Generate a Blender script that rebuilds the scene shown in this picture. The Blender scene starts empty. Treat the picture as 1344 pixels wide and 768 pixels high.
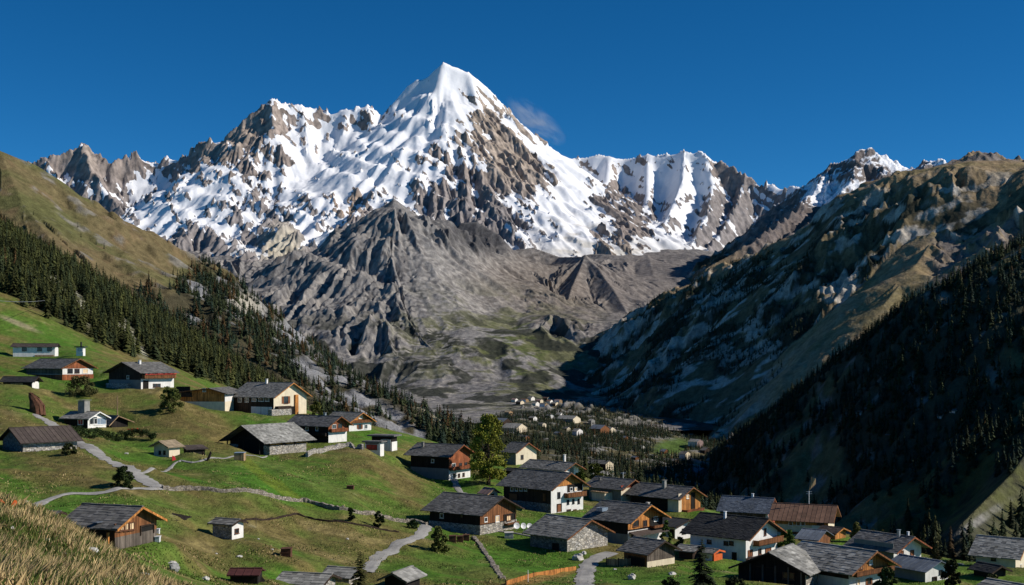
import bpy, math, random
import numpy as np
from mathutils import Vector

scene = bpy.context.scene
COL = bpy.data.collections.new("place")
scene.collection.children.link(COL)
F = 1622.0          # focal length in photo pixels (1344 wide)
CX, HY = 672.0, 470.0   # picture column straight ahead, eye level row
SUN_AZ, SUN_EL = 94.0, 33.0
f32 = np.float32
rng = np.random.default_rng(7)
random.seed(7)

def P(px, py, D):
    return Vector(((px - CX) / F * D, D, (HY - py) / F * D))

# ------------------------------------------------------------------ noise
def _h(ix, iy, seed):
    h = (ix.astype(np.uint32) * np.uint32(374761393) + iy.astype(np.uint32) * np.uint32(668265263)
         + np.uint32((seed * 2246822519) & 0xffffffff))
    h = (h ^ (h >> np.uint32(13))) * np.uint32(1274126177)
    h = h ^ (h >> np.uint32(16))
    return (h & np.uint32(0xffff)).astype(f32) * f32(1 / 65535.0)

def perlin(x, y, seed=0):
    xf = np.floor(x); yf = np.floor(y)
    ix = xf.astype(np.int64); iy = yf.astype(np.int64)
    fx = (x - xf).astype(f32); fy = (y - yf).astype(f32)
    def g(dx, dy):
        a = _h(ix + dx, iy + dy, seed) * f32(6.2831853)
        return np.cos(a) * (fx - dx) + np.sin(a) * (fy - dy)
    wx = fx * fx * fx * (fx * (fx * 6 - 15) + 10)
    wy = fy * fy * fy * (fy * (fy * 6 - 15) + 10)
    a = g(0, 0); b = g(1, 0); c = g(0, 1); d = g(1, 1)
    return ((a + (b - a) * wx) * (1 - wy) + (c + (d - c) * wx) * wy) * f32(1.5)

def fbm(x, y, octs=4, seed=0, gain=0.5, lac=2.03):
    t = np.zeros(np.shape(x), f32); a = 1.0; s = 0.0
    for o in range(octs):
        t += f32(a) * perlin(x, y, seed + o * 17); s += a
        a *= gain; x = x * lac + 13.7; y = y * lac - 7.1
    return t / s

def ridged(x, y, octs=4, seed=0, gain=0.5):
    t = np.zeros(np.shape(x), f32); a = 1.0; s = 0.0; w = 1.0
    for o in range(octs):
        n = (1 - np.abs(perlin(x, y, seed + o * 31))); n = n * n
        t += f32(a) * n * w; s += a
        w = np.clip(n * 1.6, 0, 1)
        a *= gain; x = x * 2.07 + 3.1; y = y * 2.07 + 9.2
    return t / s

def streaks(x, y, gx, gy, cell, length, seed, taps=9):
    """noise drawn out along the fall line"""
    m = np.sqrt(gx * gx + gy * gy) + 1e-4; dx = gx / m; dy = gy / m
    t = np.zeros(np.shape(x), f32)
    for q in np.linspace(-1, 1, taps):
        t += perlin((x + dx * q * length) / cell, (y + dy * q * length) / cell, seed) * f32(1.6 - q * q)
    return t * f32(2.2 / taps)

def blur(z, n, times=2):
    for _ in range(times):
        for ax in (0, 1):
            c = np.cumsum(np.concatenate([np.repeat(np.take(z, [0], ax), n + 1, ax), z, np.repeat(np.take(z, [-1], ax), n, ax)], ax).astype(np.float64), ax)
            N = z.shape[ax]; w = 2 * n + 1
            z = ((np.take(c, range(w, w + N), ax) - np.take(c, range(0, N), ax)) / w).astype(f32)
    return z

def sstep(a, b, x):
    t = np.clip((x - a) / (b - a), 0, 1)
    return t * t * (3 - 2 * t)

def erosion(x, y, gx, gy, cell, octs, seed, gain=0.5, k=0.6):
    """gullies that run down the slope (gx, gy)"""
    m = np.sqrt(gx * gx + gy * gy) + 1e-5
    s = np.minimum(1, m / 0.25) / m
    dx0 = (gy * s).astype(f32); dy0 = (-gx * s).astype(f32)
    hx = np.zeros_like(dx0); hy = np.zeros_like(dx0); out = np.zeros_like(dx0)
    a = 1.0; fr = 1.0; tot = 0.0
    TP = f32(6.2831853)
    for o in range(octs):
        dx = dx0 + f32(k) * hy; dy = dy0 - f32(k) * hx
        X = x / cell * fr; Y = y / cell * fr
        xf = np.floor(X); yf = np.floor(Y)
        ix = xf.astype(np.int64); iy = yf.astype(np.int64)
        fx = (X - xf).astype(f32); fy = (Y - yf).astype(f32)
        e = np.zeros_like(dx); ex = np.zeros_like(dx); ey = np.zeros_like(dx); w_ = np.full_like(dx, 1e-6)
        for i in (-1, 0, 1):
            for j in (-1, 0, 1):
                px = fx - i - _h(ix + i, iy + j, seed + o * 7) * f32(.8) - f32(.1)
                py = fy - j - _h(ix + i, iy + j, seed + o * 7 + 3) * f32(.8) - f32(.1)
                w = np.exp(-2.5 * (px * px + py * py))
                ph = (px * dx + py * dy) * TP
                c = np.cos(ph); sn = -np.sin(ph) * w
                e += c * w; ex += sn * dx; ey += sn * dy; w_ += w
        e /= w_; ex /= w_; ey /= w_
        out += f32(a) * e; tot += a
        hx += f32(a) * ex; hy += f32(a) * ey
        a *= gain; fr *= 2.0
    return out / tot

# ------------------------------------------------------------------ sheets (polar grids)
SHEETS = {}
class Sheet:
    def __init__(s, name, u0, u1, du, d0, d1, dld):
        s.name = name
        s.nu = int((u1 - u0) / du) + 1; s.u0 = u0; s.du = du
        s.l0 = math.log(d0); s.nd = int((math.log(d1) - s.l0) / dld) + 1; s.dld = dld
        u = u0 + du * np.arange(s.nu); l = s.l0 + dld * np.arange(s.nd)
        s.U, s.Lg = np.meshgrid(u, l)                       # [nd, nu]
        s.y = np.exp(s.Lg); s.x = (s.U - CX) / F * s.y
        s.z = None
        SHEETS[name] = s
    def grad(s, z):
        zu = np.gradient(z, s.du, axis=1); zl = np.gradient(z, s.dld, axis=0)
        zx = zu * F / s.y
        zy = zl / s.y - zx * (s.U - CX) / F
        return zx, zy
    def nz(s):
        gx, gy = s.grad(s.z)
        return 1 / np.sqrt(1 + gx * gx + gy * gy)
    def PY(s):
        return HY - F * s.z / s.y
    def sample(s, x, y, A=None):
        A = s.z if A is None else A
        x = np.asarray(x, float); y = np.asarray(y, float)
        yy = np.maximum(y, 1e-3)
        fu = (CX + F * x / yy - s.u0) / s.du; fl = (np.log(yy) - s.l0) / s.dld
        ok = (fu >= 0) & (fu <= s.nu - 1.001) & (fl >= 0) & (fl <= s.nd - 1.001) & (y > 0)
        fu = np.clip(fu, 0, s.nu - 1.001); fl = np.clip(fl, 0, s.nd - 1.001)
        i = fu.astype(int); j = fl.astype(int); a = fu - i; b = fl - j
        v = (A[j, i] * (1 - a) + A[j, i + 1] * a) * (1 - b) + (A[j + 1, i] * (1 - a) + A[j + 1, i + 1] * a) * b
        return np.where(ok, v, -1e4)

def link(o, parent=None):
    COL.objects.link(o)
    if parent is not None:
        o.parent = parent
    return o

def np_mesh(name, V, Fq, mat, col=None, smooth=False, attr=None):
    """V [n,3], Fq [m,k] index array with one face size"""
    me = bpy.data.meshes.new(name)
    V = np.ascontiguousarray(V, f32); Fq = np.ascontiguousarray(Fq, np.int32)
    m, k = Fq.shape
    me.vertices.add(len(V)); me.vertices.foreach_set("co", V.ravel())
    me.loops.add(m * k); me.loops.foreach_set("vertex_index", Fq.ravel())
    me.polygons.add(m); me.polygons.foreach_set("loop_start", np.arange(0, m * k, k, dtype=np.int32))
    me.polygons.foreach_set("loop_total", np.full(m, k, np.int32))
    if smooth:
        me.polygons.foreach_set("use_smooth", np.ones(m, bool))
    if col is not None:
        a = me.attributes.new("Col", 'FLOAT_COLOR', 'POINT')
        c = np.ones((len(V), 4), f32); c[:, :3] = col
        a.data.foreach_set("color", c.ravel())
    for nm, arr in (attr or {}).items():
        a = me.attributes.new(nm, 'FLOAT', 'POINT'); a.data.foreach_set("value", np.ascontiguousarray(arr, f32).ravel())
    me.update()
    me.materials.append(mat)
    return bpy.data.objects.new(name, me)

def sheet_mesh(s, mat, col, attr=None, smooth=True):
    V = np.stack([s.x, s.y, s.z], -1).reshape(-1, 3)
    idx = np.arange(s.nu * s.nd).reshape(s.nd, s.nu)
    Q = np.stack([idx[:-1, :-1], idx[:-1, 1:], idx[1:, 1:], idx[1:, :-1]], -1).reshape(-1, 4)
    o = np_mesh(s.name, V, Q, mat, col.reshape(-1, 3), smooth, {k: v.reshape(-1) for k, v in (attr or {}).items()})
    o['kind'] = 'structure'
    return link(o)

def ridge_field(x, y, ridges, soft=12.0):
    """ridges: list of (points (px,py,D), drop A, slope k).  returns height and distance to the nearest crest"""
    shp = x.shape
    X = x.ravel().astype(f32); Y = y.ravel().astype(f32)
    acc = np.zeros(X.shape, f32); best = np.full(X.shape, -1e9, f32); bd = np.full(X.shape, 1e9, f32)
    hs = []
    for pts, A, k in ridges:
        pts = [P(*p) for p in pts]
        hb = np.full(X.shape, -1e9, f32); db = np.full(X.shape, 1e9, f32)
        for a, b in zip(pts[:-1], pts[1:]):
            ex, ey, ez = b.x - a.x, b.y - a.y, b.z - a.z
            L2 = ex * ex + ey * ey + 1e-6
            t = np.clip(((X - a.x) * ex + (Y - a.y) * ey) / L2, 0, 1)
            d = np.sqrt((X - a.x - t * ex) ** 2 + (Y - a.y - t * ey) ** 2)
            if isinstance(k, tuple):
                dd = d * k[0] + (k[2] - k[0]) * 40 * np.logaddexp(0, (d - k[1]) / 40)
            else:
                dd = d * k
            h = a.z + t * ez - A * (1 - np.exp(-dd / A))
            m = h > hb
            hb = np.where(m, h, hb); db = np.where(m, d, db)
        hs.append(hb)
        m = hb > best
        best = np.where(m, hb, best); bd = np.where(m, db, bd)
    for hb in hs:
        acc += np.exp(np.clip((hb - best) / soft, -30, 0))
    return (best + soft * np.log(acc) - soft * 0.0).reshape(shp), bd.reshape(shp)

def blob(U, V, cx, cy, rx, ry, ang=0.0, soft=0.35):
    """weight of an ellipse on the hillside whose middle is seen at cx,cy"""
    a = math.radians(ang); c, s_ = math.cos(a), math.sin(a)
    dx = U - cx; dy = V - cy
    r = np.sqrt(((dx * c + dy * s_) / rx) ** 2 + ((-dx * s_ + dy * c) / ry) ** 2)
    return 1 - sstep(1 - soft, 1 + soft, r)

def mixc(col, c, w):
    w = np.asarray(w)[..., None]
    return col * (1 - w) + np.asarray(c, f32) * w

def inpoly(px, py, poly):
    r = np.zeros(np.shape(px), bool); n = len(poly); j = n - 1
    for i in range(n):
        xi, yi = poly[i]; xj, yj = poly[j]
        c = ((yi > py) != (yj > py)) & (px < (xj - xi) * (py - yi) / (yj - yi + 1e-9) + xi)
        r ^= c; j = i
    return r
# ------------------------------------------------------------------ materials
MATS = {}
class NT:
    def __init__(s, name):
        s.m = bpy.data.materials.new(name); s.m.use_nodes = True
        s.t = s.m.node_tree; s.t.nodes.clear()
        s.out = s.n('ShaderNodeOutputMaterial'); s.b = s.n('ShaderNodeBsdfPrincipled')
        s.l(s.b.outputs[0], s.out.inputs[0]); s.b.inputs['Roughness'].default_value = .85
        s.b.inputs['Specular IOR Level'].default_value = .2
        MATS[name] = s.m
    def n(s, t, **kw):
        o = s.t.nodes.new(t)
        for k, v in kw.items(): setattr(o, k, v)
        return o
    def l(s, a, b): s.t.links.new(a, b)
    def put(s, sock, v):
        if hasattr(v, 'default_value') or hasattr(v, 'is_linked'): s.l(v, sock)
        else: sock.default_value = v
    def coord(s, kind='Object'):
        return s.n('ShaderNodeTexCoord').outputs[kind]
    def mapping(s, v, scale=(1, 1, 1), rot=(0, 0, 0)):
        m = s.n('ShaderNodeMapping'); s.l(v, m.inputs[0]); m.inputs['Scale'].default_value = scale; m.inputs['Rotation'].default_value = rot
        return m.outputs[0]
    def noise(s, v, scale, detail=4, rough=.55, dist=0.0):
        n = s.n('ShaderNodeTexNoise'); s.l(v, n.inputs['Vector']); n.inputs['Scale'].default_value = scale
        n.inputs['Detail'].default_value = detail; n.inputs['Roughness'].default_value = rough; n.inputs['Distortion'].default_value = dist
        return n.outputs[0]
    def vor(s, v, scale, feature='F1', out='Distance', rnd=1.0):
        n = s.n('ShaderNodeTexVoronoi', feature=feature); s.l(v, n.inputs['Vector']); n.inputs['Scale'].default_value = scale
        n.inputs['Randomness'].default_value = rnd
        return n.outputs[out]
    def attr(s, name, out='Color'):
        a = s.n('ShaderNodeAttribute'); a.attribute_name = name; return a.outputs[out]
    def maprange(s, v, a, b, c, d):
        m = s.n('ShaderNodeMapRange'); s.l(v, m.inputs[0])
        for i, x in enumerate((a, b, c, d)): m.inputs[i + 1].default_value = x
        return m.outputs[0]
    def math(s, op, a, b=0.0):
        m = s.n('ShaderNodeMath', operation=op); s.put(m.inputs[0], a); s.put(m.inputs[1], b); return m.outputs[0]
    def mix(s, fac, a, b, blend='MIX'):
        m = s.n('ShaderNodeMix', data_type='RGBA', blend_type=blend); m.clamp_factor = True
        s.put(m.inputs[0], fac)
        for sock, v in ((m.inputs[6], a), (m.inputs[7], b)):
            if isinstance(v, (tuple, list)): sock.default_value = tuple(v)[:3] + (1,)
            else: s.l(v, sock)
        return m.outputs[2]
    def scale(s, colr, fac):
        m = s.n('ShaderNodeVectorMath', operation='SCALE'); 
        if isinstance(colr, (tuple, list)): m.inputs[0].default_value = tuple(colr)[:3]
        else: s.l(colr, m.inputs[0])
        s.put(m.inputs['Scale'], fac); return m.outputs[0]
    def base(s, v): s.put(s.b.inputs['Base Color'], v if not isinstance(v, (tuple, list)) else tuple(v)[:3] + (1,))
    def bump(s, h, strength, dist):
        b = s.n('ShaderNodeBump'); s.l(h, b.inputs['Height']); b.inputs['Strength'].default_value = strength; b.inputs['Distance'].default_value = dist
        s.l(b.outputs[0], s.b.inputs['Normal'])

def terrain_mat(name, scale, bump_d, lo=.6, hi=1.4, scale2=None, strength=.8, stretch=None, det=4):
    """vertex colour broken up by world-space noise finer than the mesh"""
    t = NT(name); c = t.coord()
    if stretch: c = t.mapping(c, stretch)
    n1 = t.noise(c, scale, det, .62)
    n2 = t.noise(c, scale2 or scale * 7.3, 2, .6)
    f = t.math('MULTIPLY', t.maprange(n1, .25, .75, lo, hi), t.maprange(n2, .25, .75, .75, 1.25))
    t.base(t.scale(t.attr('Col'), f))
    t.bump(t.math('ADD', n1, t.math('MULTIPLY', n2, .4)), strength, bump_d)
    t.b.inputs['Specular IOR Level'].default_value = .05
    return t.m
# ================================================================== world, sun, camera
def sun_vec():
    a, e = math.radians(SUN_AZ), math.radians(SUN_EL)
    return Vector((math.sin(a) * math.cos(e), math.cos(a) * math.cos(e), math.sin(e)))

w = bpy.data.worlds.new("World"); scene.world = w; w.use_nodes = True
nt = w.node_tree; bg = nt.nodes['Background']
sky = nt.nodes.new('ShaderNodeTexSky'); sky.sky_type = 'NISHITA'; sky.sun_disc = False
sky.sun_elevation = math.radians(SUN_EL); sky.sun_rotation = math.radians(SUN_AZ)
sky.altitude = 6000; sky.air_density = 1.0; sky.dust_density = 0.0; sky.ozone_density = 3.0
hs = nt.nodes.new('ShaderNodeHueSaturation'); hs.inputs['Saturation'].default_value = 1.3
mx = nt.nodes.new('ShaderNodeMix'); mx.data_type = 'RGBA'; mx.blend_type = 'MULTIPLY'; mx.inputs[0].default_value = 1; mx.inputs[7].default_value = (.74, 1.12, 1.10, 1)
nt.links.new(sky.outputs[0], hs.inputs['Color']); nt.links.new(hs.outputs[0], mx.inputs[6]); nt.links.new(mx.outputs[2], bg.inputs[0])
bg.inputs[1].default_value = 0.092

sl = bpy.data.lights.new("sun", 'SUN'); sl.energy = 5.0; sl.angle = math.radians(.5); sl.color = (1, .93, .83)
so = bpy.data.objects.new("sun", sl); COL.objects.link(so)
so.rotation_euler = (-sun_vec()).to_track_quat('-Z', 'Y').to_euler()

cam = bpy.data.cameras.new("camera"); co = bpy.data.objects.new("camera", cam); COL.objects.link(co)
cam.sensor_width = 36; cam.lens = 36 * F / 1344; cam.clip_start = .5; cam.clip_end = 60000
cam.shift_y = (HY - 384) / 1344
co.location = (0, 0, 0); co.rotation_euler = (math.radians(90), 0, 0)
scene.camera = co
scene.view_settings.view_transform = 'Standard'; scene.view_settings.look = 'None'; scene.view_settings.exposure = 0
scene.cycles.max_bounces = 5; scene.cycles.diffuse_bounces = 3; scene.cycles.transparent_max_bounces = 8
scene.cycles.use_denoising = True

# ================================================================== snow massif
def D_(pts, d): return [(p[0], p[1], d) for p in pts]
S = Sheet('snow_mountain', -140, 1480, 1.25, 6700, 11800, .0010)
sky_l = [(-300, 250, 10400), (-100, 262, 10200), (38, 212, 10100), (58, 207, 10100), (75, 205, 10100), (92, 198, 10150), (108, 187, 10200), (125, 201, 10150), (147, 216, 10100), (160, 208, 10200), (175, 200, 10250),
         (190, 206, 10250), (205, 212, 10250), (220, 204, 10250), (240, 208, 10200), (256, 193, 10150), (275, 184, 10100), (300, 179, 10100), (320, 159, 10150), (340, 141, 10200), (357, 125, 10250),
         (375, 134, 10300), (395, 136, 10350), (412, 139, 10400), (430, 146, 10400), (455, 140, 10400), (482, 136, 10400), (505, 151, 10400), (518, 130, 10450), (535, 109, 10500), (548, 101, 10500),
         (560, 98, 10500), (572, 88, 10500), (582, 79, 10500), (595, 83, 10500), (615, 92, 10500), (640, 111, 10500), (660, 133, 10550), (690, 164, 10600), (720, 187, 10650), (745, 204, 10700),
         (765, 204, 10700), (785, 199, 10650), (800, 202, 10600), (818, 205, 10600), (835, 203, 10550), (850, 199, 10500), (862, 201, 10450), (880, 199, 10400), (898, 195, 10350), (910, 197, 10300), (925, 199, 10250), (940, 209, 10200),
         (960, 219, 10100), (978, 231, 10000), (1000, 241, 9900), (1015, 238, 9850), (1024, 244, 9800), (1050, 240, 9700), (1100, 262, 9600), (1200, 270, 9400), (1450, 270, 9300)]
A_, K_ = 3800, .95
ridges = [(sky_l, A_, (1.75, 170, .92)),
  ([(108, 187, 10200), (122, 225, 9850), (150, 265, 9550), (190, 315, 9200), (215, 360, 8800)], A_, (1.45, 130, 1.00)),
  ([(58, 207, 10100), (80, 240, 9800), (130, 310, 9300)], A_, (1.45, 130, 1.00)),
  ([(240, 208, 10200), (250, 240, 9850), (265, 285, 9450), (262, 335, 9050), (270, 370, 8700)], A_, (1.50, 130, 1.05)),
  ([(300, 179, 10100), (310, 215, 9800), (345, 262, 9500)], A_, (1.55, 130, 1.10)),
  ([(357, 125, 10250), (358, 165, 9950), (330, 220, 9600), (318, 265, 9300), (322, 310, 9000), (318, 350, 8700)], A_, (1.55, 130, 1.10)),
  ([(395, 136, 10350), (405, 185, 10000), (410, 240, 9600), (395, 300, 9150), (385, 345, 8800)], A_, (1.50, 130, 1.05)),
  ([(455, 140, 10400), (447, 190, 10050), (438, 250, 9600), (425, 300, 9200), (400, 350, 8800)], A_, (1.45, 130, 1.00)),
  ([(482, 136, 10400), (492, 190, 10000), (480, 240, 9650), (465, 290, 9250), (450, 330, 9000)], A_, (1.45, 130, 1.00)),
  ([(518, 130, 10450), (512, 160, 10200), (520, 200, 9900), (528, 250, 9500), (540, 290, 9150)], A_, (1.50, 130, 1.05)),
  ([(582, 79, 10500), (572, 125, 10200), (566, 165, 9900), (588, 215, 9550), (612, 265, 9150), (640, 310, 8800)], A_, (1.50, 130, 1.05)),
  ([(615, 92, 10500), (628, 135, 10200), (655, 175, 9950), (690, 225, 9700), (720, 262, 9500)], A_, (1.65, 130, 1.20)),
  ([(690, 164, 10600), (705, 205, 10250), (690, 250, 9800), (672, 290, 9350)], A_, (1.55, 130, 1.10)),
  ([(745, 204, 10700), (742, 240, 10350), (752, 275, 9900), (772, 315, 9400), (785, 345, 9000)], A_, (1.50, 130, 1.05)),
  ([(800, 202, 10600), (795, 245, 10150), (806, 290, 9600), (825, 335, 9050)], A_, (1.55, 130, 1.10)),
  ([(850, 199, 10500), (850, 250, 10000), (845, 300, 9500), (858, 335, 9000)], A_, (1.55, 130, 1.10)),
  ([(898, 195, 10350), (896, 235, 9950), (878, 280, 9450), (850, 330, 8900)], A_, (1.50, 130, 1.05)),
  ([(925, 199, 10250), (935, 240, 9900), (930, 275, 9500), (905, 325, 8900)], A_, (1.50, 130, 1.05)),
  ([(978, 231, 10000), (968, 265, 9700), (945, 305, 9250), (920, 340, 8800)], A_, (1.50, 130, 1.05)),
]
wx = S.x + 60 * fbm(S.x / 420, S.y / 420, 4, 5); wy = S.y + 60 * fbm(S.x / 420, S.y / 420, 4, 9)
h0, d0 = ridge_field(S.x, S.y, ridges, 14)
h1, d1 = ridge_field(wx, wy, ridges, 14)
k = sstep(0, 260, d0); h = h0 * (1 - k) + h1 * k
base_ = 250 + 60 * fbm(S.x / 500, S.y / 500, 3, 6)
h = base_ + 60 * np.logaddexp(0, (h - base_) / 60)
hs_ = h
gx, gy = S.grad(h)
fall = sstep(0, 330, d0)
# slanting shelves: rock steps with snow lying on the ledges between them
q = (h + .55 * S.x + 170 * fbm(S.x / 600, S.y / 600, 3, 8)) / 230
tw = q - np.floor(q); tw = np.where(tw < .62, tw / .62, (1 - tw) / .38)
er = erosion(S.x, S.y, gx, gy, 520, 4, 3, .45)
big = ridged(S.x / 430, S.y / 430, 4, 21, .45)
er2 = erosion(S.x, S.y, gx, gy, 190, 4, 33, .5)
er = er * .45 + .55 * (1 - 2.1 * np.abs(er)); er2 = er2 * .35 + .65 * (1 - 2.1 * np.abs(er2))
bx, by = S.grad(blur(h, 14, 2))
ribA = .5 - 1.5 * np.abs(streaks(S.x, S.y, bx, by, 170, 520, 35, 11)); ribB = .45 - 1.3 * np.abs(streaks(S.x, S.y, bx, by, 80, 230, 36, 11))
hb = h + fall * (62 * ribA + 34 * ribB + 38 * (er - .35) + 20 * (big - .55) + 36 * (tw - .5))
hgx, hgy = S.grad(blur(hb, 5, 2))
rib = .45 - np.abs(streaks(S.x, S.y, hgx, hgy, 70, 170, 25)) - .6 * np.abs(streaks(S.x, S.y, hgx, hgy, 32, 80, 26))
crag = ridged(S.x / 150, S.y / 150, 4, 23, .5) - .5
jag = sstep(150, 0, d0) * np.maximum.reduce([sstep(830, 900, S.U), sstep(520, 480, S.U), .35 * blob(S.U, S.U * 0, 560, 0, 40, 1, 0, .3)])
z_rock = hb + fall * 10 * (er2 - .3) + 12 * crag * (.35 + .65 * fall) + 44 * rib * (.35 + .65 * fall) + 58 * jag * (ridged(S.x / 130, S.y / 130, 3, 29) - .45)
flute = streaks(S.x, S.y, hgx, hgy, 48, 150, 27)
z_snow = blur(hb, 4, 1) + 4 + 7 * flute * fall * (.4 + sstep(-.2, .3, fbm(S.x / 300, S.y / 300, 2, 30))) + 6 * fbm(S.x / 70, S.y / 70, 4, 28)
S.z = z_rock
PY = S.PY(); S.z = z_snow; nz = S.nz(); gx, gy = S.grad(z_snow)
n_a = fbm(S.x / 520, S.z / 300 + S.y / 700, 5, 41); n_b = fbm(S.x / 120, S.z / 90 + S.y / 260, 3, 43)
dl = (S.x - S.z) * .707; ac = (S.x + S.z) * .707
slant = fbm(dl / 330 + .3 * n_a, ac / 105, 3, 47); slant2 = fbm(dl / 120, ac / 42, 3, 48)
sn = 1.7 * (nz - .60) + .25 * n_a + .14 * n_b + .95 * slant + .9 * slant2 - .35 * er * fall - .4 * np.maximum(crag, 0) - .45 * rib - .30 * ribA - .25 * ribB - .8 * jag * (ridged(S.x / 130, S.y / 130, 3, 29) - .35) + .05
sn += .40 * sstep(240, 110, PY) - 1.0 * sstep(325, 372, PY)
U = S.U
for b, wgt in [((300, 168, 62, 30, -28), -.75), ((330, 215, 40, 70, 15), -.35), ((105, 205, 40, 22, 10), -.7), ((655, 190, 26, 78, -38), -1.1), ((690, 190, 30, 55, -40), -.7), ((180, 207, 45, 12, 0), -.55),
               ((640, 270, 62, 42, 20), -.55), ((770, 300, 70, 30, 10), .75), ((735, 265, 40, 30, 0), .45), ((210, 270, 45, 42, 35), .55), ((290, 262, 45, 38, 40), .5), ((420, 255, 55, 60, 40), .5), ((450, 195, 60, 40, 10), .45),
               ((580, 120, 55, 52, 0), .9), ((525, 200, 40, 50, 0), .5), ((830, 230, 85, 26, 5), .55), ((905, 220, 45, 26, 0), .5), ((895, 260, 40, 30, 20), .6), ((800, 300, 22, 55, 0), -.8), ((835, 305, 20, 45, 0), -.8), ((600, 290, 60, 30, 20), -.6),
               ((130, 275, 70, 30, 40), -.45), ((262, 330, 40, 40, 0), -.6), ((360, 320, 42, 36, 0), -.8), ((465, 300, 40, 36, 0), -.45), ((318, 338, 34, 20, 0), .5), ((960, 290, 40, 60, 0), -.45), ((1000, 262, 40, 30, 0), .1), ((865, 320, 45, 22, -20), .6), ((710, 195, 16, 60, -50), .9)]:
    sn = sn + .72 * wgt * blob(U, PY, *b, soft=.6)
snow = sstep(-.06, .06, sn)
S.z = z_rock * (1 - snow) + np.maximum(z_snow, z_rock - 25) * snow
rockv = .5 + .5 * fbm(S.x / 260, S.z / 160, 5, 61); strat = fbm((S.x - S.z) / 500, (S.z + .4 * S.x) / 45, 4, 63)
rock = np.stack([.235 + .07 * rockv + .06 * strat, .20 + .05 * rockv + .05 * strat, .18 + .04 * rockv + .045 * strat], -1)
rock = mixc(rock, (.20, .19, .195), sstep(200, 290, PY) * .7)
for b, c, wgt in [((655, 185, 40, 85, -36), (.43, .35, .275), .8), ((300, 165, 60, 35, -25), (.38, .31, .25), .7), ((370, 325, 26, 28, 0), (.62, .56, .42), .75), ((455, 268, 24, 18, 0), (.45, .30, .18), .6), ((780, 330, 60, 14, 0), (.45, .38, .28), .5),
                  ((108, 205, 26, 22, 0), (.36, .31, .26), .6), ((735, 225, 16, 16, 0), (.42, .33, .24), .6), ((810, 300, 45, 50, 0), (.27, .21, .17), .6)]:
    rock = mixc(rock, c, wgt * blob(U, PY, *b, soft=.6) * (.75 + .5 * n_b).clip(0, 1))
rock *= (1 + .35 * fbm(S.x / 45, S.z / 45, 4, 71))[..., None]
snowc = np.ones_like(rock) * np.array([.86, .87, .90], f32)
dirty = blob(U, PY, 775, 315, 70, 26, 12, .6) * sstep(-.1, .35, fbm(S.x / 180, S.z / 60, 5, 81)) * .75 + .5 * sstep(300, 340, PY)
snowc = mixc(snowc, (.52, .49, .43), np.clip(dirty, 0, .8))
col = rock * (1 - snow[..., None]) + snowc * snow[..., None]
t = NT('alpine_rock_and_snow'); c = t.coord()
n1 = t.noise(c, .012, 4, .6); n2 = t.noise(t.mapping(c, (1, 1, .5)), .03, 2.5, .6, .5)
sn_a = t.attr('snow', 'Fac')
sv = t.math('ADD', sn_a, t.math('MULTIPLY', t.math('SUBTRACT', n2, .5), .9))
sf = t.maprange(sv, .44, .56, 0, 1)
rk = t.scale(t.attr('rock'), t.math('MULTIPLY', t.maprange(n1, .25, .75, .55, 1.45), t.maprange(n2, .3, .7, .8, 1.2)))
snc = t.scale(t.attr('Col'), t.maprange(n1, .2, .8, .93, 1.05))
t.base(t.mix(sf, rk, snc))
hgt = t.math('MULTIPLY', t.math('ADD', n1, t.math('MULTIPLY', n2, .5)), t.maprange(sf, 0, 1, 1, .3))
t.bump(hgt, .8, 9)
def sheet_two(s, mat, colA, colB, nameB, attr):
    o = sheet_mesh(s, mat, colA, attr)
    a = o.data.attributes.new(nameB, 'FLOAT_COLOR', 'POINT'); cc = np.ones((s.nu * s.nd, 4), f32); cc[:, :3] = colB.reshape(-1, 3)
    a.data.foreach_set('color', cc.ravel()); return o
sheet_two(S, t.m, snowc, rock, 'rock', {'snow': np.clip(sn * 2.2 + .5, -1, 2)})

# ================================================================== grey pyramid and brown foothills in the middle of the valley
S = Sheet('middle_mountain', 120, 1160, 1.1, 3200, 9400, .0013)
A_, K_ = 1700, .78
ridges = [
  ([(517, 263, 6500), (545, 280, 6550), (575, 300, 6600), (610, 322, 6700), (650, 332, 6800), (700, 345, 6900), (740, 352, 7000)], A_, .72),
  ([(517, 263, 6500), (490, 285, 6520), (455, 312, 6550), (420, 335, 6600), (380, 352, 6650), (330, 372, 6700), (250, 420, 6700), (150, 480, 6700)], A_, .85),
  ([(517, 263, 6500), (512, 300, 6250), (514, 340, 5950), (524, 378, 5650), (530, 412, 5400), (548, 450, 5100), (580, 495, 4750), (610, 530, 4450), (630, 560, 4200)], A_, .82),
  ([(514, 340, 5950), (490, 375, 5700), (470, 415, 5450), (455, 455, 5200)], A_, .9),
  ([(455, 312, 6550), (430, 355, 6200), (410, 400, 5800)], A_, .9),
  ([(575, 300, 6600), (585, 330, 6350), (570, 370, 6000)], A_, .75),
  ([(745, 352, 7000), (768, 337, 6900), (785, 352, 6700), (805, 382, 6400), (822, 415, 6100), (835, 450, 5800)], A_, .85),
  ([(768, 337, 6900), (750, 380, 6400), (740, 420, 6000), (748, 455, 5600)], A_, .9),
  ([(660, 330, 7400), (700, 325, 7500), (735, 338, 7400), (768, 337, 6900)], A_, .7),
  ([(800, 345, 7900), (850, 338, 8000), (900, 335, 8000), (960, 350, 7900), (1100, 380, 7900)], 900, .5),
  ([(850, 338, 8000), (858, 372, 7300), (875, 410, 6700)], 900, .5),
  ([(590, 318, 7000), (605, 292, 7050), (625, 290, 7050), (655, 308, 7000), (668, 325, 7000)], A_, 1.1),
]
wx = S.x + 150 * fbm(S.x / 620, S.y / 620, 5, 15); wy = S.y + 150 * fbm(S.x / 620, S.y / 620, 5, 19)
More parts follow.
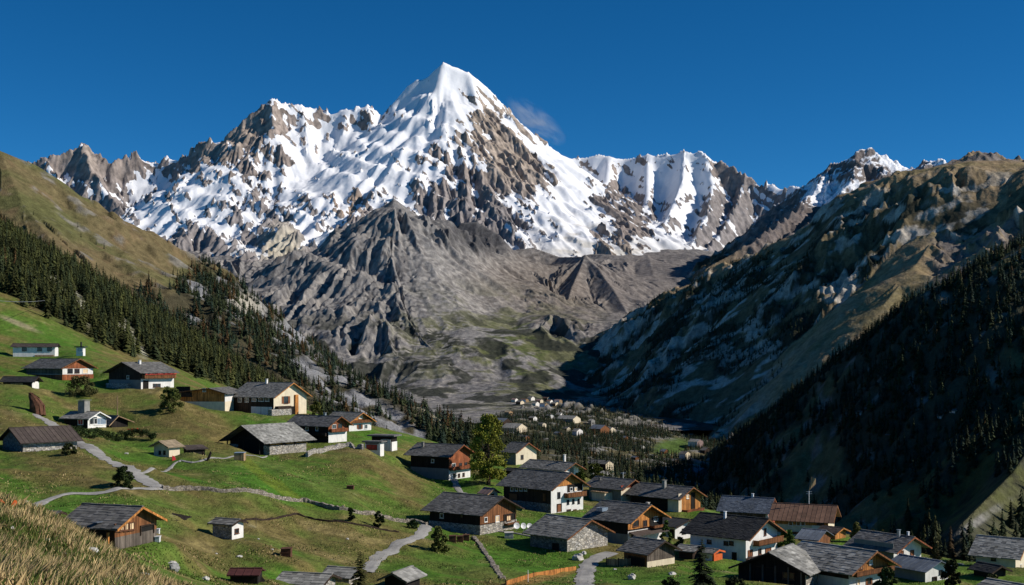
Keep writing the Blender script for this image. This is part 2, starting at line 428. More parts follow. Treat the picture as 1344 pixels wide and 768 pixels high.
h0, d0 = ridge_field(S.x, S.y, ridges, 10); h1, d1 = ridge_field(wx, wy, ridges, 10)
k = sstep(0, 300, d0); h = h0 * (1 - k) + h1 * k
base_ = 150 + 620 * sstep(5200, 9200, S.y) + 50 * fbm(S.x / 400, S.y / 400, 3, 6) - 340 * sstep(5600, 3900, S.y) - 330 * sstep(690, 800, S.U) * sstep(5200, 3700, S.y)
h = base_ + 40 * np.logaddexp(0, (h - base_) / 40)
gx, gy = S.grad(h)
er = erosion(S.x, S.y, gx, gy, 260, 5, 13, .5); er = .4 * er + .6 * (1 - 2.2 * np.abs(er)); fall = sstep(0, 220, d0)
rough = .28 + .9 * sstep(560, 505, S.U + .0) + 1.2 * blob(S.U, HY - F * h / S.y, 605, 300, 80, 30, 18, .5) + .9 * blob(S.U, HY - F * h / S.y, 770, 385, 70, 60, 0, .5)
bx, by = S.grad(blur(h, 12, 2)); sl_ = sstep(.08, .42, np.sqrt(bx * bx + by * by)); rough = rough * sl_
ribA = .5 - 1.5 * np.abs(streaks(S.x, S.y, bx, by, 120, 420, 37, 11)); ribB = .45 - 1.3 * np.abs(streaks(S.x, S.y, bx, by, 55, 180, 38, 11))
irr = .25 + 1.5 * sstep(-.35, .5, fbm(S.x / 380, S.y / 380, 3, 39))
qq = (h + .3 * S.x + 120 * fbm(S.x / 500, S.y / 500, 3, 40)) / 210; qq = qq - np.floor(qq); qq = np.where(qq < .7, qq / .7, (1 - qq) / .3)
S.z = h + fall * (46 * ribA * irr + 24 * ribB * irr + 26 * (er - .4) + 34 * (qq - .5) * sl_) * rough + 16 * (ridged(S.x / 230, S.y / 230, 3, 31) - .55) * (.3 + .7 * fall) * rough + 2.5 * fbm(S.x / 30, S.y / 30, 3, 14)
PY = S.z * 0 + HY - F * S.z / S.y; nz = S.nz(); gx, gy = S.grad(S.z); U = S.U
n_a = fbm(S.x / 300, S.y / 300, 5, 41); n_b = fbm(S.x / 70, S.y / 70, 4, 43)
gm = np.sqrt(gx * gx + gy * gy) + 1e-4
hgx, hgy = S.grad(blur(h, 6, 2)); chute = streaks(S.x, S.y, hgx, hgy, 26, 190, 77) + .7 * streaks(S.x, S.y, hgx, hgy, 60, 260, 78)
col = np.ones(S.x.shape + (3,), f32) * np.array([.175, .168, .165], f32)
col = mixc(col, (.27, .25, .23), sstep(.0, .45, chute + .4 * n_a) * .85)                        # pale scree chutes
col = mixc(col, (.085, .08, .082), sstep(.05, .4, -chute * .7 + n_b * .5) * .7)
col = mixc(col, (.30, .285, .265), blob(U, PY, 620, 380, 110, 60, 28, .7) * (.3 + .6 * sstep(-.2, .4, chute)))
col = mixc(col, (.17, .13, .095), blob(U, PY, 720, 380, 90, 45, 10, .7) * .5)
col = mixc(col, (.11, .115, .045), sstep(-.15, .15, n_a + .5 * n_b) * blob(U, PY, 670, 470, 150, 70, 10, .6) * .85)   # alpine turf low down
col = mixc(col, (.075, .095, .032), sstep(-.1, .25, n_b) * blob(U, PY, 680, 460, 45, 40, 30, .5) * .8)
col = mixc(col, (.035, .038, .03), sstep(.0, .1, fbm(S.x / 150, S.y / 190, 5, 52) + .1 * n_a) * sstep(395, 440, PY) * .9)     # dwarf-pine patches
col = mixc(col, (.25, .235, .215), sstep(.15, .35, chute + n_b * .5) * blob(U, PY, 555, 430, 60, 60, 0, .7) * .85)
col = mixc(col, (.17, .15, .14), blob(U, PY, 850, 365, 70, 45, 0, .6) * .7)
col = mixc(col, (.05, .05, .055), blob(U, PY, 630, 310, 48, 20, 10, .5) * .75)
col *= (1 + .4 * fbm(S.x / 22, S.y / 22, 4, 72))[..., None]
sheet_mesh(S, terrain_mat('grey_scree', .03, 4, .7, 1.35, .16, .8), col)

# ================================================================== right-hand ridges
S = Sheet('right_mountain', 660, 1600, 1.2, 2600, 8200, .0012)
A_, K_ = 1500, .62
ridges = [
  ([(1700, 150, 3600), (1450, 190, 3900), (1344, 222, 4000), (1315, 218, 4050), (1300, 213, 4100), (1283, 204, 4150), (1262, 215, 4200), (1240, 238, 4300), (1200, 255, 4450), (1150, 282, 4600), (1100, 305, 4750), (1050, 325, 4900), (1000, 348, 5050), (950, 378, 5150), (900, 405, 5250),
    (850, 432, 5350), (810, 462, 5400), (770, 495, 5400), (735, 520, 5300), (700, 540, 5200)], 5200, (.26, 380, .95)),
  ([(1283, 204, 4150), (1270, 250, 3900), (1240, 300, 3650), (1200, 350, 3400), (1160, 400, 3200)], 5200, (.42, 160, 1.0)),
  ([(1150, 282, 4600), (1120, 330, 4250), (1080, 380, 3950), (1050, 430, 3700)], 5200, (.42, 160, 1.0)),
  ([(1050, 325, 4900), (1010, 380, 4500), (970, 430, 4150), (930, 490, 3800)], 5200, (.42, 160, 1.0)),
  ([(1344, 222, 4000), (1330, 280, 3600), (1300, 330, 3300)], 5200, (.42, 160, 1.0)),
  ([(900, 405, 5250), (860, 460, 4750), (830, 510, 4350)], 5200, (.42, 120, 1.0)),
  # the dark rocky peak with snow behind
  ([(985, 300, 8000), (1010, 275, 7900), (1035, 262, 7800), (1050, 250, 7700), (1062, 240, 7600), (1075, 229, 7500), (1090, 218, 7450), (1110, 214, 7400), (1125, 201, 7350), (1138, 195, 7350), (1165, 207, 7350), (1195, 221, 7300), (1205, 216, 7200), (1222, 210, 7150), (1236, 211, 7100), (1248, 222, 7000), (1300, 260, 6800), (1500, 230, 6800)], 1800, .95),
  ([(1125, 201, 7350), (1120, 235, 7050), (1095, 265, 6800), (1060, 295, 6500), (1000, 330, 6300)], 1800, .95),
  ([(1090, 218, 7450), (1065, 255, 7100), (1035, 285, 6800), (985, 320, 6500), (930, 350, 6400)], 1800, .95),
  ([(1222, 210, 7150), (1200, 240, 6900), (1160, 270, 6600)], 1800, .95),
  ([(1380, 190, 5200), (1344, 209, 5300), (1330, 209, 5300), (1310, 222, 5300), (1290, 240, 5200)], 1500, .8),
]
wx = S.x + 40 * fbm(S.x / 260, S.y / 260, 4, 15); wy = S.y + 40 * fbm(S.x / 260, S.y / 260, 4, 19)
h0, d0 = ridge_field(S.x, S.y, ridges, 10); h1, d1 = ridge_field(wx, wy, ridges, 10)
k = sstep(0, 150, d0); h = h0 * (1 - k) + h1 * k
gx, gy = S.grad(h)
er = erosion(S.x, S.y, gx, gy, 340, 5, 113, .52); er = .4 * er + .6 * (1 - 2.2 * np.abs(er)); fall = sstep(15, 240, np.minimum(d0, d1))
U = S.U; PY = HY - F * h / S.y
far = sstep(5600, 6100, S.y) * sstep(940, 1000, U)
zone = np.maximum(sstep(-.35, .2, fbm(S.x / 420, S.y / 420, 3, 116)) * sstep(260, 460, d0 + 160 * fbm(S.x / 180, S.y / 180, 3, 117)), far)
amp = .13 + .87 * zone; low_a = sstep(260, 460, d0)
hgx, hgy = S.grad(blur(h, 6, 2))
bx, by = S.grad(blur(h, 12, 2)); amp = amp * sstep(.06, .35, np.sqrt(bx * bx + by * by))
ribA = .5 - 1.5 * np.abs(streaks(S.x, S.y, bx, by, 150, 420, 137, 11)); ribB = .45 - 1.3 * np.abs(streaks(S.x, S.y, bx, by, 60, 170, 138, 11))
jag = sstep(190, 0, d0) * np.maximum(sstep(1195, 1240, U), .8 * far)
S.z = h + 62 * jag * (ridged(S.x / 120, S.y / 120, 4, 139) - .5) + 30 * zone * low_a * fall * (ridged(S.x / 75, S.y / 75, 3, 140) - .5) + fall * (24 * ribA + 12 * ribB + 40 * (er - .35)) * amp + 70 * amp * fall * (ridged((S.x + .5 * S.y) / 330, (S.y - .5 * S.x) / 240, 5, 151, .55) - .5) + 14 * (ridged(S.x / 200, S.y / 200, 4, 131) - .55) * (.2 + .8 * fall) * amp + 2 * fbm(S.x / 30, S.y / 30, 3, 114)
st = streaks(S.x, S.y, hgx, hgy, 24, 150, 118) + .6 * streaks(S.x, S.y, hgx, hgy, 70, 260, 119)
n_a = fbm(S.x / 260, S.y / 260, 5, 141); n_b = fbm(S.x / 60, S.y / 60, 4, 143); nz = S.nz(); PY = S.PY()
col = np.ones(S.x.shape + (3,), f32) * np.array([.27, .20, .12], f32)
col = mixc(col, (.19, .155, .08), sstep(-.1, .3, n_a))
low_ = sstep(330, 520, d0 + 140 * n_a)
col = mixc(col, (.105, .088, .052), low_ * .8)
col = mixc(col, (.035, .036, .026), low_ * sstep(-.12, .1, fbm(S.x / 170, S.y / 170, 5, 152)) * .92)
col = mixc(col, (.17, .15, .14), sstep(260, 120, d0) * sstep(1200, 1250, U) * sstep(-.3, .2, n_a + n_b))
col = mixc(col, (.42, .385, .335), np.clip(sstep(.08, .3, .25 * ribB + 1.2 * fbm(S.x / 110, (S.y + 1.2 * S.z) / 90, 5, 153) + .8 * n_a + .45 * n_b) * sstep(300, 470, d0 + 120 * n_a), 0, 1) * .9)                                 # cliffs
col = mixc(col, (.22, .205, .185), sstep(.15, .6, st + n_a * .5) * (.12 + .4 * zone))
forest_r2 = sstep(340, 480, d0) * sstep(-.12, .1, fbm(S.x / 170, S.y / 170, 5, 152)) * sstep(.45, .58, nz)
col = mixc(col, (.04, .042, .028), forest_r2 * .3)
rk = np.ones_like(col) * np.array([.17, .145, .135], f32) * (1 + .5 * n_b)[..., None]
col = col * (1 - far[..., None]) + rk * far[..., None]
sn2 = far * sstep(0., .1, 1.5 * (nz - .70) + .4 * n_a + .25 * n_b - .05 + .5 * blob(U, PY, 1080, 250, 28, 16, -10, .6) + .9 * blob(U, PY, 1175, 217, 22, 8, 30, .5) + .5 * blob(U, PY, 1130, 250, 22, 14, 0, .6) + .4 * blob(U, PY, 1235, 214, 14, 8, 30, .6) - .35 * sstep(255, 280, PY))
col = mixc(col, (.86, .87, .90), sn2)
col *= (1 + .35 * fbm(S.x / 20, S.y / 20, 4, 172))[..., None]
sheet_mesh(S, terrain_mat('brown_alp_and_cliffs', .035, 4, .62, 1.4, .15, .8), col)
R2 = S

S = Sheet('shaded_slope', 820, 2100, 2.2, 650, 3800, .0035)
ridges = [
  ([(2600, 700, 700), (2100, 640, 850), (1700, 520, 1000), (1500, 335, 1180), (1420, 300, 1280), (1344, 318, 1380), (1290, 352, 1500), (1240, 390, 1620), (1190, 428, 1750), (1140, 465, 1900), (1090, 500, 2050), (1040, 535, 2200), (1000, 565, 2350), (965, 595, 2450), (930, 620, 2500), (880, 650, 2500)], 2500, (.42, 120, 1.05)),  # out-of-view near end lowered so the sun reaches the foot
  ([(1500, 335, 1180), (1440, 430, 1080), (1390, 530, 1000), (1330, 620, 900), (1260, 690, 800)], 900, .8),
  ([(1290, 352, 1500), (1240, 450, 1400), (1200, 560, 1300)], 900, 1.05),
  ([(1140, 465, 1900), (1110, 530, 1780), (1090, 600, 1650)], 900, 1.05),
]
wx = S.x + 16 * fbm(S.x / 110, S.y / 110, 4, 15); wy = S.y + 16 * fbm(S.x / 110, S.y / 110, 4, 19)
h0, d0 = ridge_field(S.x, S.y, ridges, 8); h1, d1 = ridge_field(wx, wy, ridges, 8)
k = sstep(0, 60, d0); h = h0 * (1 - k) + h1 * k
gx, gy = S.grad(h); er = erosion(S.x, S.y, gx, gy, 110, 4, 213, .5); fall = sstep(0, 90, d0)
S.z = h + fall * 17 * (er - .4) + 8 * fbm(S.x / 60, S.y / 60, 4, 231) * fall
n_a = fbm(S.x / 120, S.y / 120, 5, 241); n_b = fbm(S.x / 25, S.y / 25, 4, 243); nz = S.nz(); PY = S.PY(); U = S.U
col = np.ones(S.x.shape + (3,), f32) * np.array([.07, .07, .045], f32)
glade = sstep(.16, .3, n_a) 
col = mixc(col, (.17, .15, .07), glade * .9)
col = mixc(col, (.24, .22, .19), sstep(.25, .4, n_b + .4 * n_a) * .8)
col = mixc(col, (.12, .115, .05), blob(U, PY, 1260, 660, 50, 22, -20, .5) * .9)
col = mixc(col, (.24, .23, .21), blob(U, PY, 1290, 680, 50, 5, -34, .5) * .8)
foot = sstep(1150, 1000, S.y) * (U > 1150)
col = mixc(col, (.095, .10, .035), foot * sstep(-.15, .2, n_a + .5 * n_b) * .9)
col = mixc(col, (.05, .05, .03), foot * sstep(.1, .3, n_b) * .8)
col *= (1 + .3 * fbm(S.x / 6, S.y / 6, 4, 272))[..., None]
sheet_mesh(S, terrain_mat('shaded_forest_floor', .12, 2.5, .6, 1.4, .8, .8), col)
R1 = S; R1_glade = glade; R1_d = d0

# ================================================================== left-hand hill with the upper alp
S = Sheet('left_mountain', -500, 760, 1.6, 1050, 3600, .0022)
ridges = [
  ([(-700, 40, 1350), (-400, 100, 1500), (-150, 150, 1640), (-60, 180, 1680), (0, 207, 1700), (45, 219, 1740), (100, 258, 1800), (150, 286, 1850), (200, 312, 1900), (265, 347, 1970), (330, 388, 2080), (400, 438, 2220), (460, 485, 2380), (520, 532, 2560), (560, 574, 2680), (600, 608, 2800), (660, 650, 2900), (740, 710, 2950)], 2000, .72),
  ([(200, 312, 1900), (235, 352, 1800), (290, 400, 1700), (340, 462, 1620), (400, 540, 1540), (430, 590, 1480)], 2000, .7),
  ([(400, 438, 2220), (425, 474, 2080), (470, 526, 1920), (520, 578, 1800), (560, 618, 1720)], 2000, .75),
  ([(0, 207, 1700), (30, 270, 1560), (80, 330, 1420), (120, 390, 1300)], 900, .5),
]
wx = S.x + 22 * fbm(S.x / 160, S.y / 160, 4, 15); wy = S.y + 22 * fbm(S.x / 160, S.y / 160, 4, 19)
h0, d0 = ridge_field(S.x, S.y, ridges, 14); h1, d1 = ridge_field(wx, wy, ridges, 14)
k = sstep(0, 80, d0); h = h0 * (1 - k) + h1 * k
gx, gy = S.grad(h); er = erosion(S.x, S.y, gx, gy, 130, 4, 313, .5); fall = sstep(0, 120, d0)
cur = (HY - F * h / S.y).min(axis=0); want = np.interp(S.U[0], [-500, 0, 250, 330, 400, 460, 520, 560, 600, 660, 760], [0, 0, 0, 388, 436, 484, 530, 570, 604, 645, 700])
off = np.where(S.U[0] > 300, np.maximum(0, want - cur), 0); off = np.convolve(np.pad(off, 12, 'edge'), np.ones(25) / 25, 'valid')
h = h - off[None, :] * S.y / F * sstep(1250, 1700, S.y)
S.z = h + fall * 15 * (er - .4) + 10 * fbm(S.x / 80, S.y / 80, 4, 331) * (.2 + .8 * fall)
n_a = fbm(S.x / 150, S.y / 150, 5, 341); n_b = fbm(S.x / 32, S.y / 32, 4, 343); nz = S.nz(); PY = S.PY(); U = S.U
col = np.ones(S.x.shape + (3,), f32) * np.array([.145, .115, .058], f32)
col = mixc(col, (.105, .105, .042), sstep(-.15, .3, n_a))
col = mixc(col, (.17, .12, .065), sstep(.1, .4, n_b - n_a * .4) * .7)
col = mixc(col, (.20, .19, .165), sstep(.25, .55, er * .6 + n_b + n_a * .3) * .8)
# forest floor, rock slabs
edge = np.interp(U, [-500, 0, 60, 120, 180, 230, 260, 300, 330, 400, 600], [270, 300, 330, 372, 390, 380, 350, 362, 372, 430, 560])
lower = sstep(-14, 10, PY - edge + 22 * n_b)
col = mixc(col, (.062, .056, .034), lower * .9)
slab = np.zeros_like(U)
for b in [(322, 402, 30, 18, 20), (382, 440, 28, 20, 30), (470, 522, 66, 17, 42), (430, 502, 46, 17, 55), (525, 562, 40, 17, 40), (395, 482, 20, 12, 40), (260, 382, 22, 8, 35), (80, 362, 16, 14, 40), (545, 572, 26, 10, 30)]:
    slab = np.maximum(slab, blob(U, PY, *b, soft=.5))
slab = np.maximum(slab, sstep(.30, .42, n_a + .35 * n_b) * lower * .9) * sstep(-.3, 0, n_b)
col = mixc(col, (.25, .25, .255), slab)
col = mixc(col, (.36, .33, .27), blob(U, PY, 322, 400, 22, 13, 20, .5))
cream = blob(U, PY, 560, 525, 42, 20, 48, .5)
col = mixc(col, (.26, .24, .17), cream * .9)
col *= (1 + .3 * fbm(S.x / 9, S.y / 9, 4, 372))[..., None]
sheet_mesh(S, terrain_mat('alp_turf', .09, 3, .65, 1.35, .6, .8), col)
L2 = S; L2_forest = lower * (1 - slab) * (1 - cream) * sstep(-.45, -.2, n_a + .3 * n_b)
L2_alp = (1 - lower) * sstep(.12, .2, n_a + .4 * n_b) * sstep(262, 320, PY) * .35

# ================================================================== valley floor
def tps(px, py, v, X, Y, lam=1e-4):
    n = len(px)
    def ker(r2): return np.where(r2 > 0, .5 * r2 * np.log(np.maximum(r2, 1e-12)), 0)
    K = ker((px[:, None] - px) ** 2 + (py[:, None] - py) ** 2) + lam * np.eye(n)
    Pm = np.stack([np.ones(n), px, py], 1)
    A = np.block([[K, Pm], [Pm.T, np.zeros((3, 3))]])
    c = np.linalg.solve(A, np.concatenate([v, np.zeros(3)]))
    out = c[n] + c[n + 1] * X + c[n + 2] * Y
    for i in range(n):
        out = out + c[i] * ker((X - px[i]) ** 2 + (Y - py[i]) ** 2)
    return out
class PixSurface:
    """smooth ground through points given as (px, py, D)"""
    def __init__(s, pts, ku=260., kl=.55, lam=2e-3):
        a = np.array(pts, float); s.ku, s.kl = ku, kl
        s.a = a; s.lam = lam
    def __call__(s, U, Lg):
        a = s.a
        py = tps(a[:, 0] / s.ku, np.log(a[:, 2]) / s.kl, a[:, 1] / 100, U / s.ku, Lg / s.kl, s.lam) * 100
        return (HY - py) / F * np.exp(Lg)
S = Sheet('valley', 300, 1250, 2.2, 900, 7000, .004)
vp = [(300, 640, 1000), (500, 650, 1000), (700, 655, 1000), (900, 690, 1000), (1100, 720, 1000), (1250, 740, 1000), (600, 600, 1600), (640, 590, 1800), (700, 592, 1700), (760, 600, 1600), (820, 606, 1700), (880, 612, 1800), (940, 625, 1800), (1000, 640, 1800), (660, 560, 2600), (700, 555, 2700), (750, 562, 2700), (800, 575, 2600), (850, 582, 2500), (890, 590, 2400), (950, 590, 2600),
      (640, 556, 3400), (700, 545, 3500), (760, 545, 3500), (830, 555, 3400), (660, 540, 4400), (710, 526, 4500), (760, 524, 4600), (820, 520, 4600), (690, 500, 5600), (760, 486, 5800), (820, 470, 6000), (700, 478, 6800), (860, 460, 7000), (500, 600, 1800), (480, 610, 3000), (1000, 600, 3000), (560, 620, 4000), (950, 540, 5000), (300, 640, 3000), (1250, 640, 3000), (300, 640, 6000), (1250, 500, 6500)]
S.z = PixSurface(vp)(S.U, S.Lg)
n_a = fbm(S.x / 170, S.y / 170, 5, 441); n_b = fbm(S.x / 38, S.y / 38, 4, 443)
S.z = S.z + 14 * n_a + 7 * n_b + sstep(2900, 3800, S.y) * (46 * (ridged(S.x / 260, S.y / 340, 4, 447) - .5) + 20 * n_b)
nz = S.nz(); PY = S.PY(); U = S.U
col = np.ones(S.x.shape + (3,), f32) * np.array([.10, .095, .055], f32)
col = mixc(col, (.15, .125, .065), sstep(-.1, .3, n_a))
col = mixc(col, (.055, .055, .035), sstep(-.05, .2, n_b - .3 * n_a) * .8)
col = mixc(col, (.23, .225, .215), sstep(.2, .4, n_b + .5 * n_a) * .9)
col = mixc(col, (.25, .24, .225), np.maximum(blob(U, PY, 705, 505, 80, 42, 0, .5), sstep(3600, 4200, S.y) * .8) * sstep(-.25, .1, n_b) * .9)     # moraine at the valley head
col = mixc(col, (.08, .13, .03), np.maximum(blob(U, PY, 882, 587, 26, 10, -10, .4), blob(U, PY, 650, 500, 22, 8, 0, .5)) * .95)
col = mixc(col, (.14, .135, .04), blob(U, PY, 950, 600, 18, 8, -20, .4) * .9)
col = mixc(col, (.22, .21, .19), blob(U, PY, 835, 552, 38, 14, -20, .5) * .8)
col *= (1 + .3 * fbm(S.x / 9, S.y / 9, 4, 472))[..., None]
sheet_mesh(S, terrain_mat('valley_ground', .08, 3, .6, 1.4, .5, .8), col)
VAL = S
# ================================================================== village hillside (one sheet from the camera's feet to the forest)
GP = [
 # foreground knoll
 (-400, 760, 9), (0, 790, 9), (300, 830, 9), (700, 1000, 9), (1344, 1250, 9), (1900, 1400, 9),
 (-400, 690, 18), (0, 735, 18), (120, 768, 20), (300, 830, 22), (700, 1000, 22), (1344, 1150, 22),
 (-300, 655, 45), (0, 668, 46), (60, 681, 44), (130, 716, 42), (190, 754, 40), (250, 786, 38), (420, 850, 40), (700, 960, 40), (1344, 1050, 40),
 (-300, 700, 64), (0, 745, 66), (130, 800, 66), (300, 850, 66), (700, 880, 66), (1344, 950, 66),
 (-300, 690, 95), (0, 712, 98), (150, 752, 100), (300, 790, 100), (600, 830, 100), (1000, 860, 100), (1400, 880, 100),
 # lower meadows
 (150, 721, 125), (90, 700, 130), (60, 682, 145), (-100, 660, 150), (200, 722, 140), (320, 768, 140), (440, 776, 145), (540, 768, 155), (300, 708, 172), (345, 724, 165), (240, 690, 172),
 (30, 668, 160), (95, 648, 180), (205, 640, 195), (160, 610, 222), (100, 580, 252), (50, 545, 290), (30, 592, 232), (-60, 580, 240),
 (340, 648, 207), (450, 668, 212), (560, 690, 217), (545, 706, 205), (480, 748, 170), (400, 700, 190), (250, 600, 250), (215, 600, 252),
 (355, 600, 277), (480, 590, 290), (430, 612, 262), (540, 640, 262), (500, 660, 235), (589, 632, 290), (620, 655, 265),
 (431, 580, 302), (458, 566, 330), (359, 545, 332), (295, 541, 332), (240, 520, 335), (185, 511, 342), (82, 499, 352), (30, 505, 330), (45, 468, 402), (105, 467, 392), (115, 563, 290), (160, 575, 285),
 (630, 703, 215), (723, 674, 250), (744, 724, 200), (737, 628, 312), (677, 610, 342), (815, 660, 280), (824, 716, 215), (890, 672, 270), (885, 709, 228), (1008, 692, 255), (1087, 707, 240), (979, 737, 195), (849, 745, 185),
 (1057, 768, 165), (1114, 772, 165), (1173, 738, 200), (1214, 762, 180), (1333, 750, 200), (1450, 760, 200), (700, 768, 165), (775, 735, 192), (900, 768, 165), (650, 735, 190), (1310, 790, 150), (800, 800, 140), (1100, 810, 140),
 # behind the village
 (540, 572, 390), (600, 590, 390), (660, 598, 400), (720, 615, 400), (800, 640, 380), (860, 655, 370), (950, 680, 350), (1060, 700, 340), (1180, 735, 320), (1300, 760, 320), (1500, 780, 320),
 (700, 622, 600), (820, 650, 600), (950, 685, 560), (1100, 720, 560), (1344, 770, 560), (1600, 800, 560), (560, 590, 560), (620, 600, 600),
 (700, 650, 1000), (900, 690, 1000), (1100, 730, 1000), (1400, 780, 1000), (1700, 800, 1000),
 # meadow and forest on the left
 (-300, 330, 560), (-150, 372, 540), (0, 392, 520), (60, 428, 490), (130, 462, 470), (200, 486, 470), (270, 512, 470), (330, 532, 480), (400, 548, 470), (470, 560, 450),
 (-300, 190, 760), (-120, 265, 760), (0, 312, 760), (80, 352, 790), (170, 405, 840), (250, 455, 890), (310, 498, 930), (380, 540, 960), (450, 575, 960), (560, 610, 960),
 (-300, 250, 1150), (0, 345, 1150), (170, 440, 1150), (310, 530, 1150), (450, 600, 1150), (600, 650, 1150), (900, 720, 1150), (1400, 790, 1150),
]
GS = PixSurface(GP, 260., .5, 1.5e-3)
S = Sheet('ground', -330, 1720, 2.4, 8.0, 1120, .0075)
S.z = GS(S.U, S.Lg).astype(f32)
far_ = sstep(60, 200, S.y)
bump_ = ridged((S.x + .6 * S.y) / 34, (S.y - .6 * S.x) / 60, 3, 507) - .5
S.z += (2.3 * far_ * bump_ * sstep(420, 330, S.y) + .10 * fbm(S.x / 1.7, S.y / 1.7, 4, 501) * sstep(150, 60, S.y) + .5 * far_ * fbm(S.x / 22, S.y / 22, 4, 503) + 3.5 * sstep(420, 800, S.y) * fbm(S.x / 60, S.y / 60, 4, 505)).astype(f32)
GROUND = S

def pix_ground(px, py, D):
    return P(px, py, D)

PADS = []   # (corner x, y, z, along vec, across vec, L, W)
def terrain_z(x, y, names=('ground', 'left_mountain', 'valley', 'shaded_slope', 'middle_mountain', 'right_mountain')):
    v = np.full(np.shape(x), -1e4)
    for n in names:
        v = np.maximum(v, SHEETS[n].sample(x, y))
    return v
def gz(x, y): return float(GROUND.sample(x, y))

def apply_pads():
    x, y = GROUND.x, GROUND.y
    for (ox, oy, oz, ex, ey, L, gx_, gy_, Wd) in PADS:
        l = (x - ox) * ex + (y - oy) * ey; g = (x - ox) * gx_ + (y - oy) * gy_
        d = np.maximum(np.maximum(-l, l - L), np.maximum(-g, g - Wd))
        wgt = 1 - sstep(.3, 4.5, d)
        GROUND.z = (GROUND.z * (1 - wgt) + (oz - .05) * wgt).astype(f32)

def polydist(x, y, pts):
    d = np.full(x.shape, 1e9, f32)
    for a, b in zip(pts[:-1], pts[1:]):
        ex, ey = b.x - a.x, b.y - a.y
        t = np.clip(((x - a.x) * ex + (y - a.y) * ey) / (ex * ex + ey * ey + 1e-9), 0, 1)
        d = np.minimum(d, np.hypot(x - a.x - t * ex, y - a.y - t * ey))
    return d

